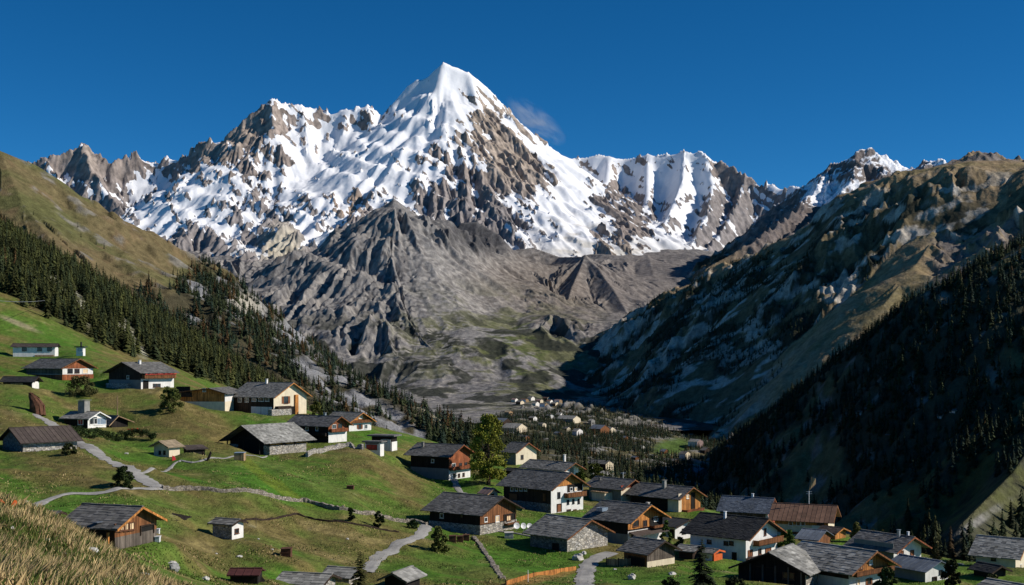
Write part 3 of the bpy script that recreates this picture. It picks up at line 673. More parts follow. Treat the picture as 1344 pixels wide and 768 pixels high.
def finish_ground():
    S = GROUND
    apply_pads()
    PY = S.PY(); U = S.U
    n_a = fbm(S.x / 42, S.y / 42, 5, 541); n_b = fbm(S.x / 9, S.y / 9, 4, 543); n_c = fbm(S.x / 2.2, S.y / 2.2, 3, 545)
    slant = fbm((S.x + S.y) / 9, (S.x - S.y) / 40, 4, 547)
    col = np.ones(S.x.shape + (3,), f32) * np.array([.070, .112, .020], f32)
    col = mixc(col, (.045, .105, .012), sstep(-.1, .3, n_a) * .8)
    col = mixc(col, (.115, .092, .034), sstep(-.08, .28, slant + .6 * n_a) * .72)
    col = mixc(col, (.13, .095, .04), sstep(.05, .35, bump_ + .3 * slant) * .6 * sstep(60, 120, S.y))
    # autumn-brown steep banks
    def br(*b, c=(.115, .088, .036), w=.85, s=.6):
        nonlocal col
        col = mixc(col, c, np.clip(blob(U, PY, *b, soft=s) * w * (.75 + 1.1 * n_b + .8 * slant), 0, 1))
    for b in [(190, 545, 120, 40, 12), (260, 560, 60, 40, 30), (30, 540, 40, 30, 30), (90, 610, 70, 26, 10), (240, 650, 60, 14, 10), (490, 612, 95, 16, 24), (430, 640, 100, 8, 20), (380, 705, 120, 34, 10), (250, 712, 60, 26, 20), (600, 742, 40, 16, 0),
              (60, 400, 80, 26, 28), (200, 480, 60, 12, 20), (170, 470, 40, 26, 30), (60, 560, 40, 14, 20), (330, 690, 60, 14, 0), (550, 660, 30, 14, 30), (190, 640, 40, 10, 0)]:
        br(*b)
    for b in [(360, 628, 90, 22, 10), (700, 735, 60, 26, 0), (600, 735, 60, 18, 0), (400, 565, 50, 12, 10), (340, 552, 50, 10, 15), (190, 590, 60, 12, 0), (60, 440, 60, 18, 20), (500, 575, 60, 8, 0), (400, 655, 120, 10, 8), (600, 650, 40, 20, 0), (90, 665, 40, 14, -15), (720, 690, 60, 12, 0), (870, 755, 90, 14, 0), (1090, 750, 30, 30, 0), (30, 530, 30, 14, 30), (110, 500, 60, 12, 0), (930, 675, 40, 8, 0)]:
        br(*b, c=(.048, .118, .014), w=.8)
    col = mixc(col, (.22, .17, .08), sstep(.25, .5, n_b + slant * .6) * .45)
    col = mixc(col, (.17, .15, .11), sstep(.42, .6, n_c * .7 + n_b * .5) * .5)
    # mown tracks on the central meadow
    tr = np.zeros_like(U)
    for q in range(5):
        tr = np.maximum(tr, 1 - sstep(.25, .9, polydist(S.x, S.y, [P(310 + 4 * q, 612, 262 - q), P(322 + 5 * q, 628, 240 - q), P(350 + 8 * q, 640, 222 - q), P(372 + 9 * q, 646, 214 - q)])))
    col = mixc(col, (.13, .14, .02), tr * .5)
    # foreground knoll
    fg = sstep(75, 58, S.y)
    fgc = np.ones_like(col) * np.array([.10, .095, .028], f32)
    fgc = mixc(fgc, (.045, .085, .016), sstep(-.1, .25, fbm(S.x / 4, S.y / 4, 4, 561)))
    fgc = mixc(fgc, (.19, .125, .05), sstep(-.05, .3, fbm(S.x / 2.5, S.y / 2.5, 4, 563)) * .8)
    col = col * (1 - fg[..., None]) + fgc * fg[..., None]
    # forest floor
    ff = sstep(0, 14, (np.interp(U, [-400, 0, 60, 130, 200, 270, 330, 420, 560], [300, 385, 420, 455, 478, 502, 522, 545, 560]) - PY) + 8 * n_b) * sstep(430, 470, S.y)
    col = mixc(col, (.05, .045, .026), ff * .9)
    scree = np.maximum.reduce([blob(U, PY, 172, 440, 8, 26, -25, .5), blob(U, PY, 105, 400, 8, 26, -30, .5), blob(U, PY, 185, 462, 6, 20, -25, .5), blob(U, PY, 70, 372, 16, 10, 40, .5), blob(U, PY, 150, 425, 6, 22, -30, .5)])
    col = mixc(col, (.27, .25, .21), scree * ff * sstep(-.2, .1, n_b))
    col = mixc(col, (.25, .20, .14), blob(U, PY, 25, 425, 26, 3, 22, .5) * .8)
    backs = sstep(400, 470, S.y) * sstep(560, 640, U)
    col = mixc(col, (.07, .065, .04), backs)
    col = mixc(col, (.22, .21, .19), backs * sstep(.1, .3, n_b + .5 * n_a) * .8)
    col = mixc(col, (.22, .12, .05), blob(U, PY, 705, 760, 60, 5, -12, .4) * .7)
    col *= (1 + .35 * n_c + .25 * fbm(S.x / .8, S.y / .8, 3, 572))[..., None]
    col = np.clip(col * np.array([1.28, 1.34, 1.2], f32), .004, 1)
    t = NT('meadow_turf'); c = t.coord()
    n1 = t.noise(c, .45, 6, .65); n2 = t.noise(t.mapping(c, (1, .6, 1)), 2.3, 4, .65)
    f = t.math('MULTIPLY', t.maprange(n1, .25, .75, .6, 1.4), t.maprange(n2, .25, .75, .65, 1.35))
    t.base(t.scale(t.attr('Col'), f))
    t.bump(t.math('ADD', n1, t.math('MULTIPLY', n2, .5)), .9, .55)
    t.b.inputs['Specular IOR Level'].default_value = .05
    global G_FOREST
    G_FOREST = ff * (1 - scree)
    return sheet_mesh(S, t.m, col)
# ================================================================== small-object materials
def plank_mat(name, c, rough=.8, board=.22, lo=.55, hi=1.35):
    t = NT(name); uv = t.coord('UV')
    br = t.n('ShaderNodeTexBrick'); t.l(t.mapping(uv, (1, 1, 1), (0, 0, math.pi / 2)), br.inputs['Vector'])
    br.inputs['Scale'].default_value = 1; br.inputs['Brick Width'].default_value = 3.1; br.inputs['Row Height'].default_value = board
    br.inputs['Mortar Size'].default_value = .012; br.inputs['Color1'].default_value = (lo, lo, lo, 1); br.inputs['Color2'].default_value = (hi, hi, hi, 1); br.inputs['Mortar'].default_value = (.25, .25, .25, 1)
    n = t.noise(t.mapping(uv, (3, .35, 1)), 2.2, 5, .65); n2 = t.noise(t.coord(), .6, 3)
    k = t.math('MULTIPLY', t.maprange(n, .25, .75, .6, 1.4), t.maprange(n2, .3, .7, .75, 1.25))
    t.base(t.scale(t.mix(1.0, br.outputs['Color'], c, 'MULTIPLY'), k)); t.b.inputs['Roughness'].default_value = rough
    t.bump(br.outputs['Fac'], -.5, .02); return t.m
def plaster_mat(name, c):
    t = NT(name); o = t.coord(); uv = t.coord('UV')
    n = t.noise(o, .8, 5, .6); n2 = t.noise(t.mapping(uv, (1.2, .18, 1)), 1.5, 4, .7)
    k = t.math('MULTIPLY', t.maprange(n, .3, .7, .86, 1.06), t.maprange(n2, .35, .75, 1.04, .78))
    t.base(t.scale(c, k)); t.bump(t.noise(o, 9, 3), .25, .02); return t.m
def stone_mat(name, c, size=.42, lo=.55, hi=1.45):
    t = NT(name); uv = t.mapping(t.coord('UV'), (1, 1.7, 1))
    v = t.n('ShaderNodeTexVoronoi', feature='F1'); t.l(uv, v.inputs['Vector']); v.inputs['Scale'].default_value = 1 / size
    e = t.vor(uv, 1 / size, 'DISTANCE_TO_EDGE')
    sep = t.n('ShaderNodeSeparateColor'); t.l(v.outputs['Color'], sep.inputs[0])
    k = t.math('MULTIPLY', t.maprange(sep.outputs[0], 0, 1, lo, hi), t.maprange(e, .0, .09, .35, 1))
    warm = t.mix(sep.outputs[1], c, (c[0] * .85, c[1] * .9, c[2] * 1.02))
    t.base(t.scale(warm, t.math('MULTIPLY', k, t.maprange(t.noise(t.coord(), 3, 4), .3, .7, .8, 1.2))))
    t.bump(t.maprange(e, 0, .12, 0, 1), .9, .05); return t.m
def slab_mat(name, c, var=.5, rough=.75):
    t = NT(name); o = t.coord()
    k = t.math('MULTIPLY', t.maprange(t.attr('tint', 'Fac'), 0, 1, 1 - var, 1 + var), t.math('MULTIPLY', t.maprange(t.noise(o, 1.1, 5, .65), .3, .7, .72, 1.28), t.maprange(t.noise(o, .22, 3), .3, .7, .8, 1.2)))
    t.base(t.mix(t.maprange(t.noise(o, .7, 5, .7), .58, .72, 0, .5), t.scale(c, k), (.12, .11, .06))); t.b.inputs['Roughness'].default_value = rough
    t.bump(t.noise(o, 5, 4), .4, .03); return t.m
def plain_mat(name, c, rough=.7, metal=0.0, var=.25, spec=.25):
    t = NT(name); o = t.coord()
    t.base(t.scale(c, t.maprange(t.noise(o, 1.7, 5, .65), .25, .75, 1 - var, 1 + var)))
    t.b.inputs['Roughness'].default_value = rough; t.b.inputs['Metallic'].default_value = metal; t.b.inputs['Specular IOR Level'].default_value = spec; return t.m

plank_mat('wood_dark', (.040, .025, .017)); plank_mat('wood_black', (.018, .014, .012)); plank_mat('wood_brown', (.20, .082, .032)); plank_mat('wood_red', (.26, .085, .035)); plank_mat('wood_orange', (.46, .19, .05)); plank_mat('wood_grey', (.13, .105, .085)); plank_mat('wood_tan', (.34, .23, .13))
plaster_mat('plaster_white', (.78, .76, .72)); plaster_mat('plaster_cream', (.74, .64, .47)); plaster_mat('plaster_grey', (.24, .235, .22)); plaster_mat('concrete', (.22, .22, .215)); plaster_mat('plaster_red', (.36, .07, .04))
stone_mat('stone', (.40, .36, .30)); stone_mat('stone_pale', (.46, .42, .35), .5); stone_mat('stone_tan', (.29, .245, .19), .45); stone_mat('stone_dark', (.20, .19, .175))
slab_mat('slate_dark', (.135, .131, .124), .4); slab_mat('slate_black', (.036, .036, .036), .3); slab_mat('slate_grey', (.19, .185, .17), .45); slab_mat('slate_light', (.25, .245, .225), .5); slab_mat('slate_blue', (.12, .14, .17), .25); slab_mat('roof_rust', (.17, .098, .066), .25); slab_mat('roof_brown', (.075, .058, .05), .25); slab_mat('roof_tan', (.30, .235, .155), .3); slab_mat('roof_pink', (.24, .165, .15), .3); slab_mat('roof_maroon', (.085, .03, .028), .2)
plain_mat('glass_dark', (.02, .024, .03), .12, var=.3, spec=.6); plain_mat('glass_sky', (.20, .26, .33), .1, spec=.6); plain_mat('frame_white', (.75, .74, .7), .5, var=.08); plain_mat('frame_brown', (.12, .05, .025), .6)
plain_mat('shutter_brown', (.20, .075, .03), .6); plain_mat('metal_grey', (.3, .31, .32), .45, .6); plain_mat('metal_white', (.72, .73, .74), .4); plain_mat('flower_red', (.38, .045, .03), .6, var=.5); plain_mat('tarp_blue', (.25, .33, .42), .5); plain_mat('curtain_warm', (.75, .55, .33), .7, var=.15)  # warm pane colour carries the lit look of windows
plain_mat('rock_white', (.50, .48, .44), .9, var=.45); plain_mat('rock_grey', (.26, .26, .25), .9, var=.4); plain_mat('bark', (.06, .04, .025), .95, var=.4); plain_mat('painted_shade', (.012, .011, .010), .95)
plain_mat('dry_straw', (.30, .19, .075), .9, var=.4); plain_mat('rust_brown', (.10, .045, .025), .9, var=.5); plain_mat('plastic_orange', (.6, .12, .03), .5); plain_mat('cloth_red', (.5, .03, .035), .7)
def asphalt():
    t = NT('pale_lane'); o = t.coord(); t.base(t.scale((.30, .29, .27), t.math('MULTIPLY', t.maprange(t.noise(o, .5, 5, .6), .3, .7, .75, 1.2), t.maprange(t.noise(o, 6, 3), .3, .7, .85, 1.15)))); t.bump(t.noise(o, 8, 3), .3, .03)
asphalt()
def foliage_mat(name):
    t = NT(name); oi = t.n('ShaderNodeObjectInfo'); o = t.coord()
    k = t.math('MULTIPLY', t.maprange(oi.outputs['Random'], 0, 1, .72, 1.3), t.maprange(t.noise(o, .5, 3), .3, .7, .75, 1.25))
    t.base(t.scale(t.attr('Col'), k)); t.b.inputs['Roughness'].default_value = .8; t.b.inputs['Specular IOR Level'].default_value = .1
foliage_mat('leaves')

# ================================================================== mesh builder
class MB:
    def __init__(s): s.v = []; s.f = []; s.t = []
    def face(s, pts, tint=.5):
        i = len(s.v); s.v += [tuple(p) for p in pts]; s.f.append(tuple(range(i, i + len(pts)))); s.t.append(tint)
    def hexa(s, b, t, tint=.5, sides=True):
        """b, t: four bottom and four top points, counter-clockwise from above"""
        s.face(t, tint); s.face(b[::-1], tint)
        for i in range(4):
            j = (i + 1) % 4; s.face([b[i], b[j], t[j], t[i]], tint)
    def tube(s, pts, r, n=6, tint=.5):
        pts = [Vector(p) for p in pts]; rings = []
        for i, p in enumerate(pts):
            d = (pts[min(i + 1, len(pts) - 1)] - pts[max(i - 1, 0)]).normalized()
            a = d.orthogonal().normalized(); b = d.cross(a); rr = r[i] if isinstance(r, (list, tuple)) else r
            rings.append([p + (a * math.cos(6.2832 * k / n) + b * math.sin(6.2832 * k / n)) * rr for k in range(n)])
        for q, w_ in zip(rings[:-1], rings[1:]):
            for k in range(n): s.face([q[k], q[(k + 1) % n], w_[(k + 1) % n], w_[k]], tint)
        s.face(rings[0][::-1], tint); s.face(rings[-1], tint)
    def build(s, name, mat, parent=None, smooth=False, uv=True):
        me = bpy.data.meshes.new(name); me.from_pydata(s.v, [], s.f)
        uvl = me.uv_layers.new(name='UVMap')
        uva = np.zeros((len(me.loops), 2), f32); k = 0
        for f in (s.f if uv else ()):
            p = [Vector(s.v[i]) for i in f]
            n = Vector((0, 0, 0))
            for a, b in zip(p, p[1:] + p[:1]): n += a.cross(b)
            n = n.normalized() if n.length > 1e-9 else Vector((0, 0, 1))
            if abs(n.z) > .97: tv, bv = Vector((1, 0, 0)), Vector((0, 1, 0))
            else:
                tv = Vector((0, 0, 1)).cross(n).normalized(); bv = n.cross(tv)
            for q in p: uva[k] = (q.dot(tv), q.dot(bv)); k += 1
        uvl.data.foreach_set('uv', uva.ravel())
        at = me.attributes.new('tint', 'FLOAT', 'FACE'); at.data.foreach_set('value', np.array(s.t, f32))
        me.materials.append(MATS[mat] if isinstance(mat, str) else mat); me.update()
        if smooth: me.polygons.foreach_set('use_smooth', np.ones(len(s.f), bool))
        o = bpy.data.objects.new(name, me)
        return link(o, parent)

def empty(name, loc):
    o = bpy.data.objects.new(name, None); o.empty_display_size = .5; o.location = loc; return link(o)
def tag(o, label, cat, group=None):
    o['label'] = label; o['category'] = cat
    if group: o['group'] = group
    return o

# ================================================================== houses
class House:
    ALL = []
    def __init__(s, kind, label, c, D, a, Lpx, Gpx, eave, pitch=24, side='R', body='wood_dark', roof='slate_dark', style='gable', ov=.9, rake=.8, slab=.55, barge='wood_brown', cat='house', items=(), group=None, skew=.5, Wm=None, pad=True):
        s.kind, s.label, s.cat, s.items, s.group = kind, label, cat, items, group
        s.O = P(c[0], c[1], D); s.D = D; s.s = F / D; al = math.radians(a) + (1 if side == 'R' else -1) * math.atan((c[0] - CX) / F); s.side = side
        if side == 'R': s.eL = Vector((-math.cos(al), math.sin(al), 0)); s.eG = Vector((math.sin(al), math.cos(al), 0))
        else: s.eL = Vector((math.cos(al), math.sin(al), 0)); s.eG = Vector((-math.sin(al), math.cos(al), 0))
        sg = -1 if side == 'R' else 1
        s.L = s.solve('long', c[0] + sg * Lpx); s.W = Wm or s.solve('gable', c[0] - sg * Gpx)
        if not (.8 < s.L < 30 and .8 < s.W < 30): print('HOUSE SIZE', label, s.L, s.W)
        s.H = (c[1] - eave) / s.s
        s.pitch, s.body, s.roofm, s.style, s.ov, s.rake, s.slab, s.barge, s.skew = pitch, body, roof, style, ov, rake, slab, barge, skew
        if pad: PADS.append((s.O.x, s.O.y, s.O.z, s.eL.x, s.eL.y, s.L, s.eG.x, s.eG.y, s.W))
        House.ALL.append(s)
    def solve(s, face, X):
        e = s.eL if face == 'long' else s.eG; k = (X - CX) / F
        return (s.O.x - k * s.D) / (k * e.y - e.x)
    def zat(s, face, u, Y):
        e = s.eL if face == 'long' else s.eG
        return (HY - Y) / F * (s.D + e.y * u) - s.O.z
    def T(s, l, g, z): return s.eL * l + s.eG * g + Vector((0, 0, z))
    def Wp(s, face, u, z, out): return s.T(u, -out, z) if face == 'long' else s.T(-out, u, z)
    def roof_z(s, g):
        """underside of the roof at across-position g"""
        tp = math.tan(math.radians(s.pitch)); k = s.skew * s.W
        if s.style == 'gable': return s.H + min(g, (s.W - g) * k / max(s.W - k, .1)) * tp if s.skew != .5 else s.H + min(g, s.W - g) * tp
        if s.style == 'shed': return s.H + g * tp
        return s.H
    def orient(s, pts):
        return pts if s.side == 'R' else pts[::-1]
    def box(s, mb, l0, l1, g0, g1, z0, z1, tint=.5):
        b = [s.T(l0, g0, z0), s.T(l0, g1, z0), s.T(l1, g1, z0), s.T(l1, g0, z0)]; t = [p + Vector((0, 0, z1 - z0)) for p in b]
        if s.side == 'R': b, t = b[::-1], t[::-1]
        # keep outward orientation whatever the hand of the frame
        nrm = (b[1] - b[0]).cross(b[2] - b[1])
        if nrm.z < 0: b, t = b[::-1], t[::-1]
        mb.hexa(b, t, tint)
    def wbox(s, mb, face, u0, u1, z0, z1, o0, o1, tint=.5):
        if face == 'long': s.box(mb, u0, u1, -o1, -o0, z0, z1, tint)
        else: s.box(mb, -o1, -o0, u0, u1, z0, z1, tint)
    def build(s):
        R = s.root = tag(empty(s.kind, s.O), s.label, s.cat, s.group)
        L, W, H = s.L, s.W, s.H; T = s.T
        mb = MB(); prof = [(0, -2.6), (0, H), (W, H), (W, -2.6)]
        if s.style == 'gable': prof = [(0, -2.6), (0, H), (s.skew * W, s.roof_z(s.skew * W) - .02), (W, H if s.skew == .5 else H), (W, -2.6)]
        elif s.style == 'shed': prof = [(0, -2.6), (0, H), (W, s.roof_z(W) - .02), (W, -2.6)]
        e0 = [T(0, g, z) for g, z in prof]; e1 = [T(L, g, z) for g, z in prof]
        f0 = e0 if s.side == 'R' else e0[::-1]
        def out(pts, d):
            n = (pts[1] - pts[0]).cross(pts[2] - pts[1]); return pts if n.dot(d) > 0 else pts[::-1]
        mb.face(out(e0, -s.eL)); mb.face(out(e1, s.eL)); mb.face(out([T(0, 0, -2.6), T(L, 0, -2.6), T(L, 0, H), T(0, 0, H)], -s.eG))
        zW = prof[-2][1]
        mb.face(out([T(0, W, -2.6), T(L, W, -2.6), T(L, W, zW), T(0, W, zW)], s.eG))
        if 'nowall' not in s.items: mb.build('wall', s.body, R)
        s.make_roof(R)
        for it in s.items:
            if it == 'nowall': continue
            getattr(s, 'i_' + it[0])(R, *it[1:])
        return R
    # ---------------------------------------------------------- roof
    def slope(s, mb, l0, l1, gE, zE, gR, zR, thick=.12, metal=False):
        """one pitch of the roof laid in rows of slabs, from the eave (gE, zE) up to the ridge (gR, zR)"""
        T = s.T; n = max(2, int(math.hypot(gR - gE, zR - zE) / (s.slab * .8))); rnd = random.Random(int(l1 * 1000) + int(gE * 77) + int(s.O.x))
        up = Vector((0, 0, 1))
        def pt(l, q, h): return T(l, gE + (gR - gE) * q, zE + (zR - zE) * q + h)
        def quad(a, b, c, d, t):
            pts = [a, b, c, d]; nn = (b - a).cross(c - b)
            mb.face(pts if nn.z >= 0 else pts[::-1], t)
        # board deck under the slabs
        a = [pt(l0, 0, 0), pt(l1, 0, 0), pt(l1, 1, 0), pt(l0, 1, 0)]; b = [p + up * thick for p in a]
        if (a[1] - a[0]).cross(a[2] - a[1]).z < 0: a, b = a[::-1], b[::-1]
        mb.hexa(a, b, .25)
        if metal:
            m = max(3, int((l1 - l0) / .9))
            for i in range(m):
                la, lb = l0 + (l1 - l0) * i / m, l0 + (l1 - l0) * (i + 1) / m; t = .5 + rnd.uniform(-.25, .25)
                quad(pt(la, -.01, thick + .02), pt(lb - .06, -.01, thick + .02), pt(lb - .06, 1, thick + .02), pt(la, 1, thick + .02), t)
                quad(pt(lb - .06, -.01, thick + .07), pt(lb, -.01, thick + .07), pt(lb, 1, thick + .07), pt(lb - .06, 1, thick + .07), t)
                mb.face([pt(lb - .06, -.01, thick + .02), pt(lb - .06, -.01, thick + .07), pt(lb - .06, 1, thick + .07), pt(lb - .06, 1, thick + .02)], t * .6)
            return
        for r in range(n):
            q0, q1 = r / n - .01, min(1.0, (r + 1.25) / n); l = l0 - rnd.uniform(0, .06); 
            while l < l1 - .05:
                wd = s.slab * rnd.uniform(.7, 1.5); le = min(l + wd, l1 + rnd.uniform(0, .06))
                h0 = thick + .05 + rnd.uniform(-.02, .035); h1 = thick + .015; t = min(1, max(0, rnd.gauss(.5, .24))); j = rnd.uniform(-.018, .018)
                a_, b_, c_, d_ = pt(l, q0 + j, h0), pt(le - .015, q0 + j, h0), pt(le - .015, q1, h1), pt(l, q1, h1)
                quad(a_, b_, c_, d_, t)
                e_, f_ = pt(l, q0 + j, thick - .0), pt(le - .015, q0 + j, thick - .0)
                mb.face([e_, f_, b_, a_] if s.side != 'R' else [f_, e_, a_, b_], t * .7)
                l = le
    def make_roof(s, R):
        L, W, H = s.L, s.W, s.H; tp = math.tan(math.radians(s.pitch)); mb = MB(); l0, l1 = -s.rake, L + s.rake; metal = s.slab == 0
        if s.slab == 0: s.slab = .6
        s.peak = H
        if s.style == 'gable':
            k = s.skew * W; zr = s.roof_z(k); s.peak = zr; tpb = (zr - H) / max(W - k, .1)
            s.slope(mb, l0, l1, -s.ov, H - s.ov * tp, k, zr, metal=metal); s.slope(mb, l0, l1, W + s.ov, H - s.ov * tpb, k, zr + .004, metal=metal)
            n = max(3, int(L / .9))
            for i in range(n):   # ridge caps
                la, lb = l0 + (l1 - l0) * i / n, l0 + (l1 - l0) * (i + 1) / n - .02
                s.box(mb, la, lb, k - .16, k + .16, zr + .1, zr + .20 + random.uniform(-.02, .02), .4)
        elif s.style == 'shed':
            s.peak = s.roof_z(W); s.slope(mb, l0, l1, -s.ov, H - s.ov * tp, W + s.ov, H + (W + s.ov) * tp, metal=metal)
        else:
            s.box(mb, l0, l1, -s.ov, W + s.ov, H, H + .28, .5)
            s.box(mb, l0 + .1, l1 - .1, -s.ov + .1, W + s.ov - .1, H + .28, H + .33, .6)
        s.roof = mb.build('roof', s.roofm, R, uv=False)
        if s.style == 'gable' and s.barge:
            for face_l, nm in ((l0 - .05, 'bargeboard'), (l1 + .01, 'bargeboard')):
                mb = MB(); k = s.skew * W; zr = s.peak; tpb = (zr - H) / max(W - k, .1)
                for (gE, zE) in ((-s.ov, H - s.ov * tp), (W + s.ov, H - s.ov * tpb)):
                    pa = [s.T(face_l, gE, zE - .12), s.T(face_l, k, zr - .12), s.T(face_l, k, zr + .13), s.T(face_l, gE, zE + .13)]
                    pb = [p + s.eL * .045 for p in pa]
                    if (pa[1] - pa[0]).cross(pa[2] - pa[1]).dot(s.eL) > 0: pa, pb = pa[::-1], pb[::-1]
                    mb.face(pa); mb.face(pb[::-1])
                    for i in range(4): mb.face([pa[i], pb[i], pb[(i + 1) % 4], pa[(i + 1) % 4]])
                mb.build(nm, s.barge, s.roof)
    # ---------------------------------------------------------- things on the walls, all given where the photo shows them
    def i_win(s, R, face, X, Y, wpx=3, hpx=4, style='frame_white', pane='glass_dark'):
        u = s.solve(face, X); z = s.zat(face, u, Y); e = s.eL if face == 'long' else s.eG
        sc = F / (s.D + e.y * u); w_ = max(.5, wpx / sc / abs(e.x) if abs(e.x) > .25 else wpx / sc * 1.5); h = hpx / sc
        u0, u1, z0, z1 = u - w_ / 2, u + w_ / 2, z - h / 2, z + h / 2; o = s.proud
        mb = MB(); b = .09
        for (a0, a1, c0, c1) in ((u0 - b, u0, z0 - b, z1 + b), (u1, u1 + b, z0 - b, z1 + b), (u0, u1, z1, z1 + b), (u0, u1, z0 - b, z0)): s.wbox(mb, face, a0, a1, c0, c1, o - .05, o + .09)
        if w_ > .8: s.wbox(mb, face, u - .03, u + .03, z0, z1, o - .05, o + .05)
        s.wbox(mb, face, u0 - .15, u1 + .15, z0 - b - .06, z0 - b, o - .05, o + .16)
        fr = 'frame_brown' if style in ('shutter', 'brown') else ('frame_white' if style != 'dark' else 'wood_black')
        wn = mb.build('window', fr, R)
        mb = MB(); s.wbox(mb, face, u0, u1, z0, z1, o - .05, o + .012); mb.build('pane', pane, wn)
        if style == 'shutter':
            for (a0, a1) in ((u0 - b - w_ * .5, u0 - b - .01), (u1 + b + .01, u1 + b + w_ * .5)):
                mb = MB(); s.wbox(mb, face, a0, a1, z0 - .05, z1 + .05, o - .03, o + .06); mb.build('shutter', 'shutter_brown', wn)
        return wn
    proud = .0
    def i_out(s, R, o): s.proud = o
    def i_clad(s, R, face, X0, X1, Y0, Y1, mat, name='timber_cladding', o=.07):
        u = sorted((s.solve(face, X0), s.solve(face, X1))); um = (u[0] + u[1]) / 2
        z1, z0 = s.zat(face, um, Y0), s.zat(face, um, Y1)
        mb = MB(); s.wbox(mb, face, u[0], u[1], z0, z1, -.02, o); mb.build(name, mat, R)
    def i_band(s, R, ztop, mat, name='stone_base', o=.10, z0=-2.6):
        mb = MB(); s.box(mb, -o, s.L + o, -o, s.W + o, z0, ztop); mb.build(name, mat, R)
    def i_front(s, R, z0, mat, name='timber_gable', o=.06, z1=None, l=None):
        """facing on the whole gable wall between z0 and the roof"""
        W = s.W; mb = MB(); k = s.skew * W
        top = [(0, s.H), (k, s.roof_z(k)), (W, s.H)] if s.style == 'gable' else [(0, s.H), (W, s.roof_z(W))]
        if z1 is not None: top = [(0, z1), (W, z1)]
        pf = [(0, z0)] + [(g, z - (.03 if z1 is None else 0)) for g, z in top] + [(W, z0)]
        a = [s.T(-o, g, z) for g, z in pf]; b = [s.T(.03, g, z) for g, z in pf]
        if (a[1] - a[0]).cross(a[2] - a[1]).dot(-s.eL) < 0: a, b = a[::-1], b[::-1]
        mb.face(a)
        for i in range(len(a)): mb.face([a[i], b[i], b[(i + 1) % len(a)], a[(i + 1) % len(a)]])
        mb.build(name, mat, R)
    def i_side(s, R, z0, z1, mat, name='timber_cladding', o=.06):
        mb = MB(); s.wbox(mb, 'long', -.01, s.L, z0, z1, -.02, o); mb.build(name, mat, R)
    def i_balcony(s, R, face, X0, X1, Y, hpx=8, depth=1.2, mat='wood_brown', flowers=False):
        u = sorted((s.solve(face, X0), s.solve(face, X1))); um = sum(u) / 2; z = s.zat(face, um, Y); h = min(1.3, hpx / s.s)
        mb = MB(); s.wbox(mb, face, u[0], u[1], z, z + .12, -.02, depth)
        bal = mb.build('balcony', 'wood_dark', R)
        mb = MB(); n = max(3, int((u[1] - u[0]) / .22))
        for i in range(n):
            a = u[0] + (u[1] - u[0]) * i / n; s.wbox(mb, face, a, a + (u[1] - u[0]) / n * .8, z + .05, z + h - .08, depth - .06, depth)
        s.wbox(mb, face, u[0] - .03, u[1] + .03, z + h - .08, z + h, depth - .1, depth + .05)
        for a in (u[0], u[1] - .08): s.wbox(mb, face, a, a + .08, z + .12, z + h - .08, .05, depth - .07)
        mb.build('railing', mat, bal)
        if flowers:  # added red strip in place of warm lit window spots
            mb = MB()
            for i in range(16):
                a = u[0] + (u[1] - u[0]) * i / 16
                s.wbox(mb, face, a, a + (u[1] - u[0]) / 16 + .01, z + h - .1, z + h + random.uniform(.0, .2), depth - .02 - random.uniform(0, .05), depth + .2 + random.uniform(0, .1))
            mb.build('flowers', 'flower_red', bal)
    def i_chimney(s, R, ul=.5, ug=.35, w_=.7, h=1.3, mat='plaster_grey'):
        l, g = ul * s.L, ug * s.W; z = s.roof_z(g); mb = MB()
        s.box(mb, l - w_ / 2, l + w_ / 2, g - w_ / 2, g + w_ / 2, z - .4, z + h); s.box(mb, l - w_ * .65, l + w_ * .65, g - w_ * .65, g + w_ * .65, z + h + .15, z + h + .25)
        for a in (-.3, .3):
            for b in (-.3, .3): s.box(mb, l + a * w_ - .06, l + a * w_ + .06, g + b * w_ - .06, g + b * w_ + .06, z + h, z + h + .15)
        mb.build('chimney', mat, s.roof)
    def i_opening(s, R, face, X0, X1, Y0, Y1, name='doorway', mat='painted_shade', o=.0):
        u = sorted((s.solve(face, X0), s.solve(face, X1))); um = sum(u) / 2; z1, z0 = s.zat(face, um, Y0), s.zat(face, um, Y1)
        mb = MB(); b = .14; o = s.proud
        for (a0, a1, c0, c1) in ((u[0] - b, u[0], z0, z1 + b), (u[1], u[1] + b, z0, z1 + b), (u[0], u[1], z1, z1 + b)): s.wbox(mb, face, a0, a1, c0, c1, o - .06, o + .12)
        d = mb.build(name, 'wood_dark', R)
        mb = MB(); s.wbox(mb, face, u[0], u[1], z0, z1, o - .06, o + .015); mb.build('door_leaf' if name == 'door' else 'opening_panel', mat, d)  # default near-black panel paints the shade inside the opening
    def i_posts(s, R, face, X0, X1, n, out=1.5, z1=None, mat='wood_dark'):
        u0, u1 = s.solve(face, X0), s.solve(face, X1)
        for i in range(n):
            u = u0 + (u1 - u0) * i / max(1, n - 1); mb = MB(); s.wbox(mb, face, u - .1, u + .1, -1.0, z1 if z1 is not None else s.H, out - .1, out + .1); mb.build('post', mat, R)
    def i_pent(s, R, face, X0, X1, Y, depth=1.5, drop=.5, mat=None):
        """small lean-to roof on a wall"""
        u = sorted((s.solve(face, X0), s.solve(face, X1))); z = s.zat(face, sum(u) / 2, Y); mb = MB()
        a = [s.Wp(face, u[0], z, .02), s.Wp(face, u[1], z, .02), s.Wp(face, u[1], z - drop, depth), s.Wp(face, u[0], z - drop, depth)]; b = [p + Vector((0, 0, .16)) for p in a]
        if (a[1] - a[0]).cross(a[2] - a[1]).z < 0: a, b = a[::-1], b[::-1]
        mb.hexa(a, b); mb.build('porch_roof', mat or s.roofm, R)
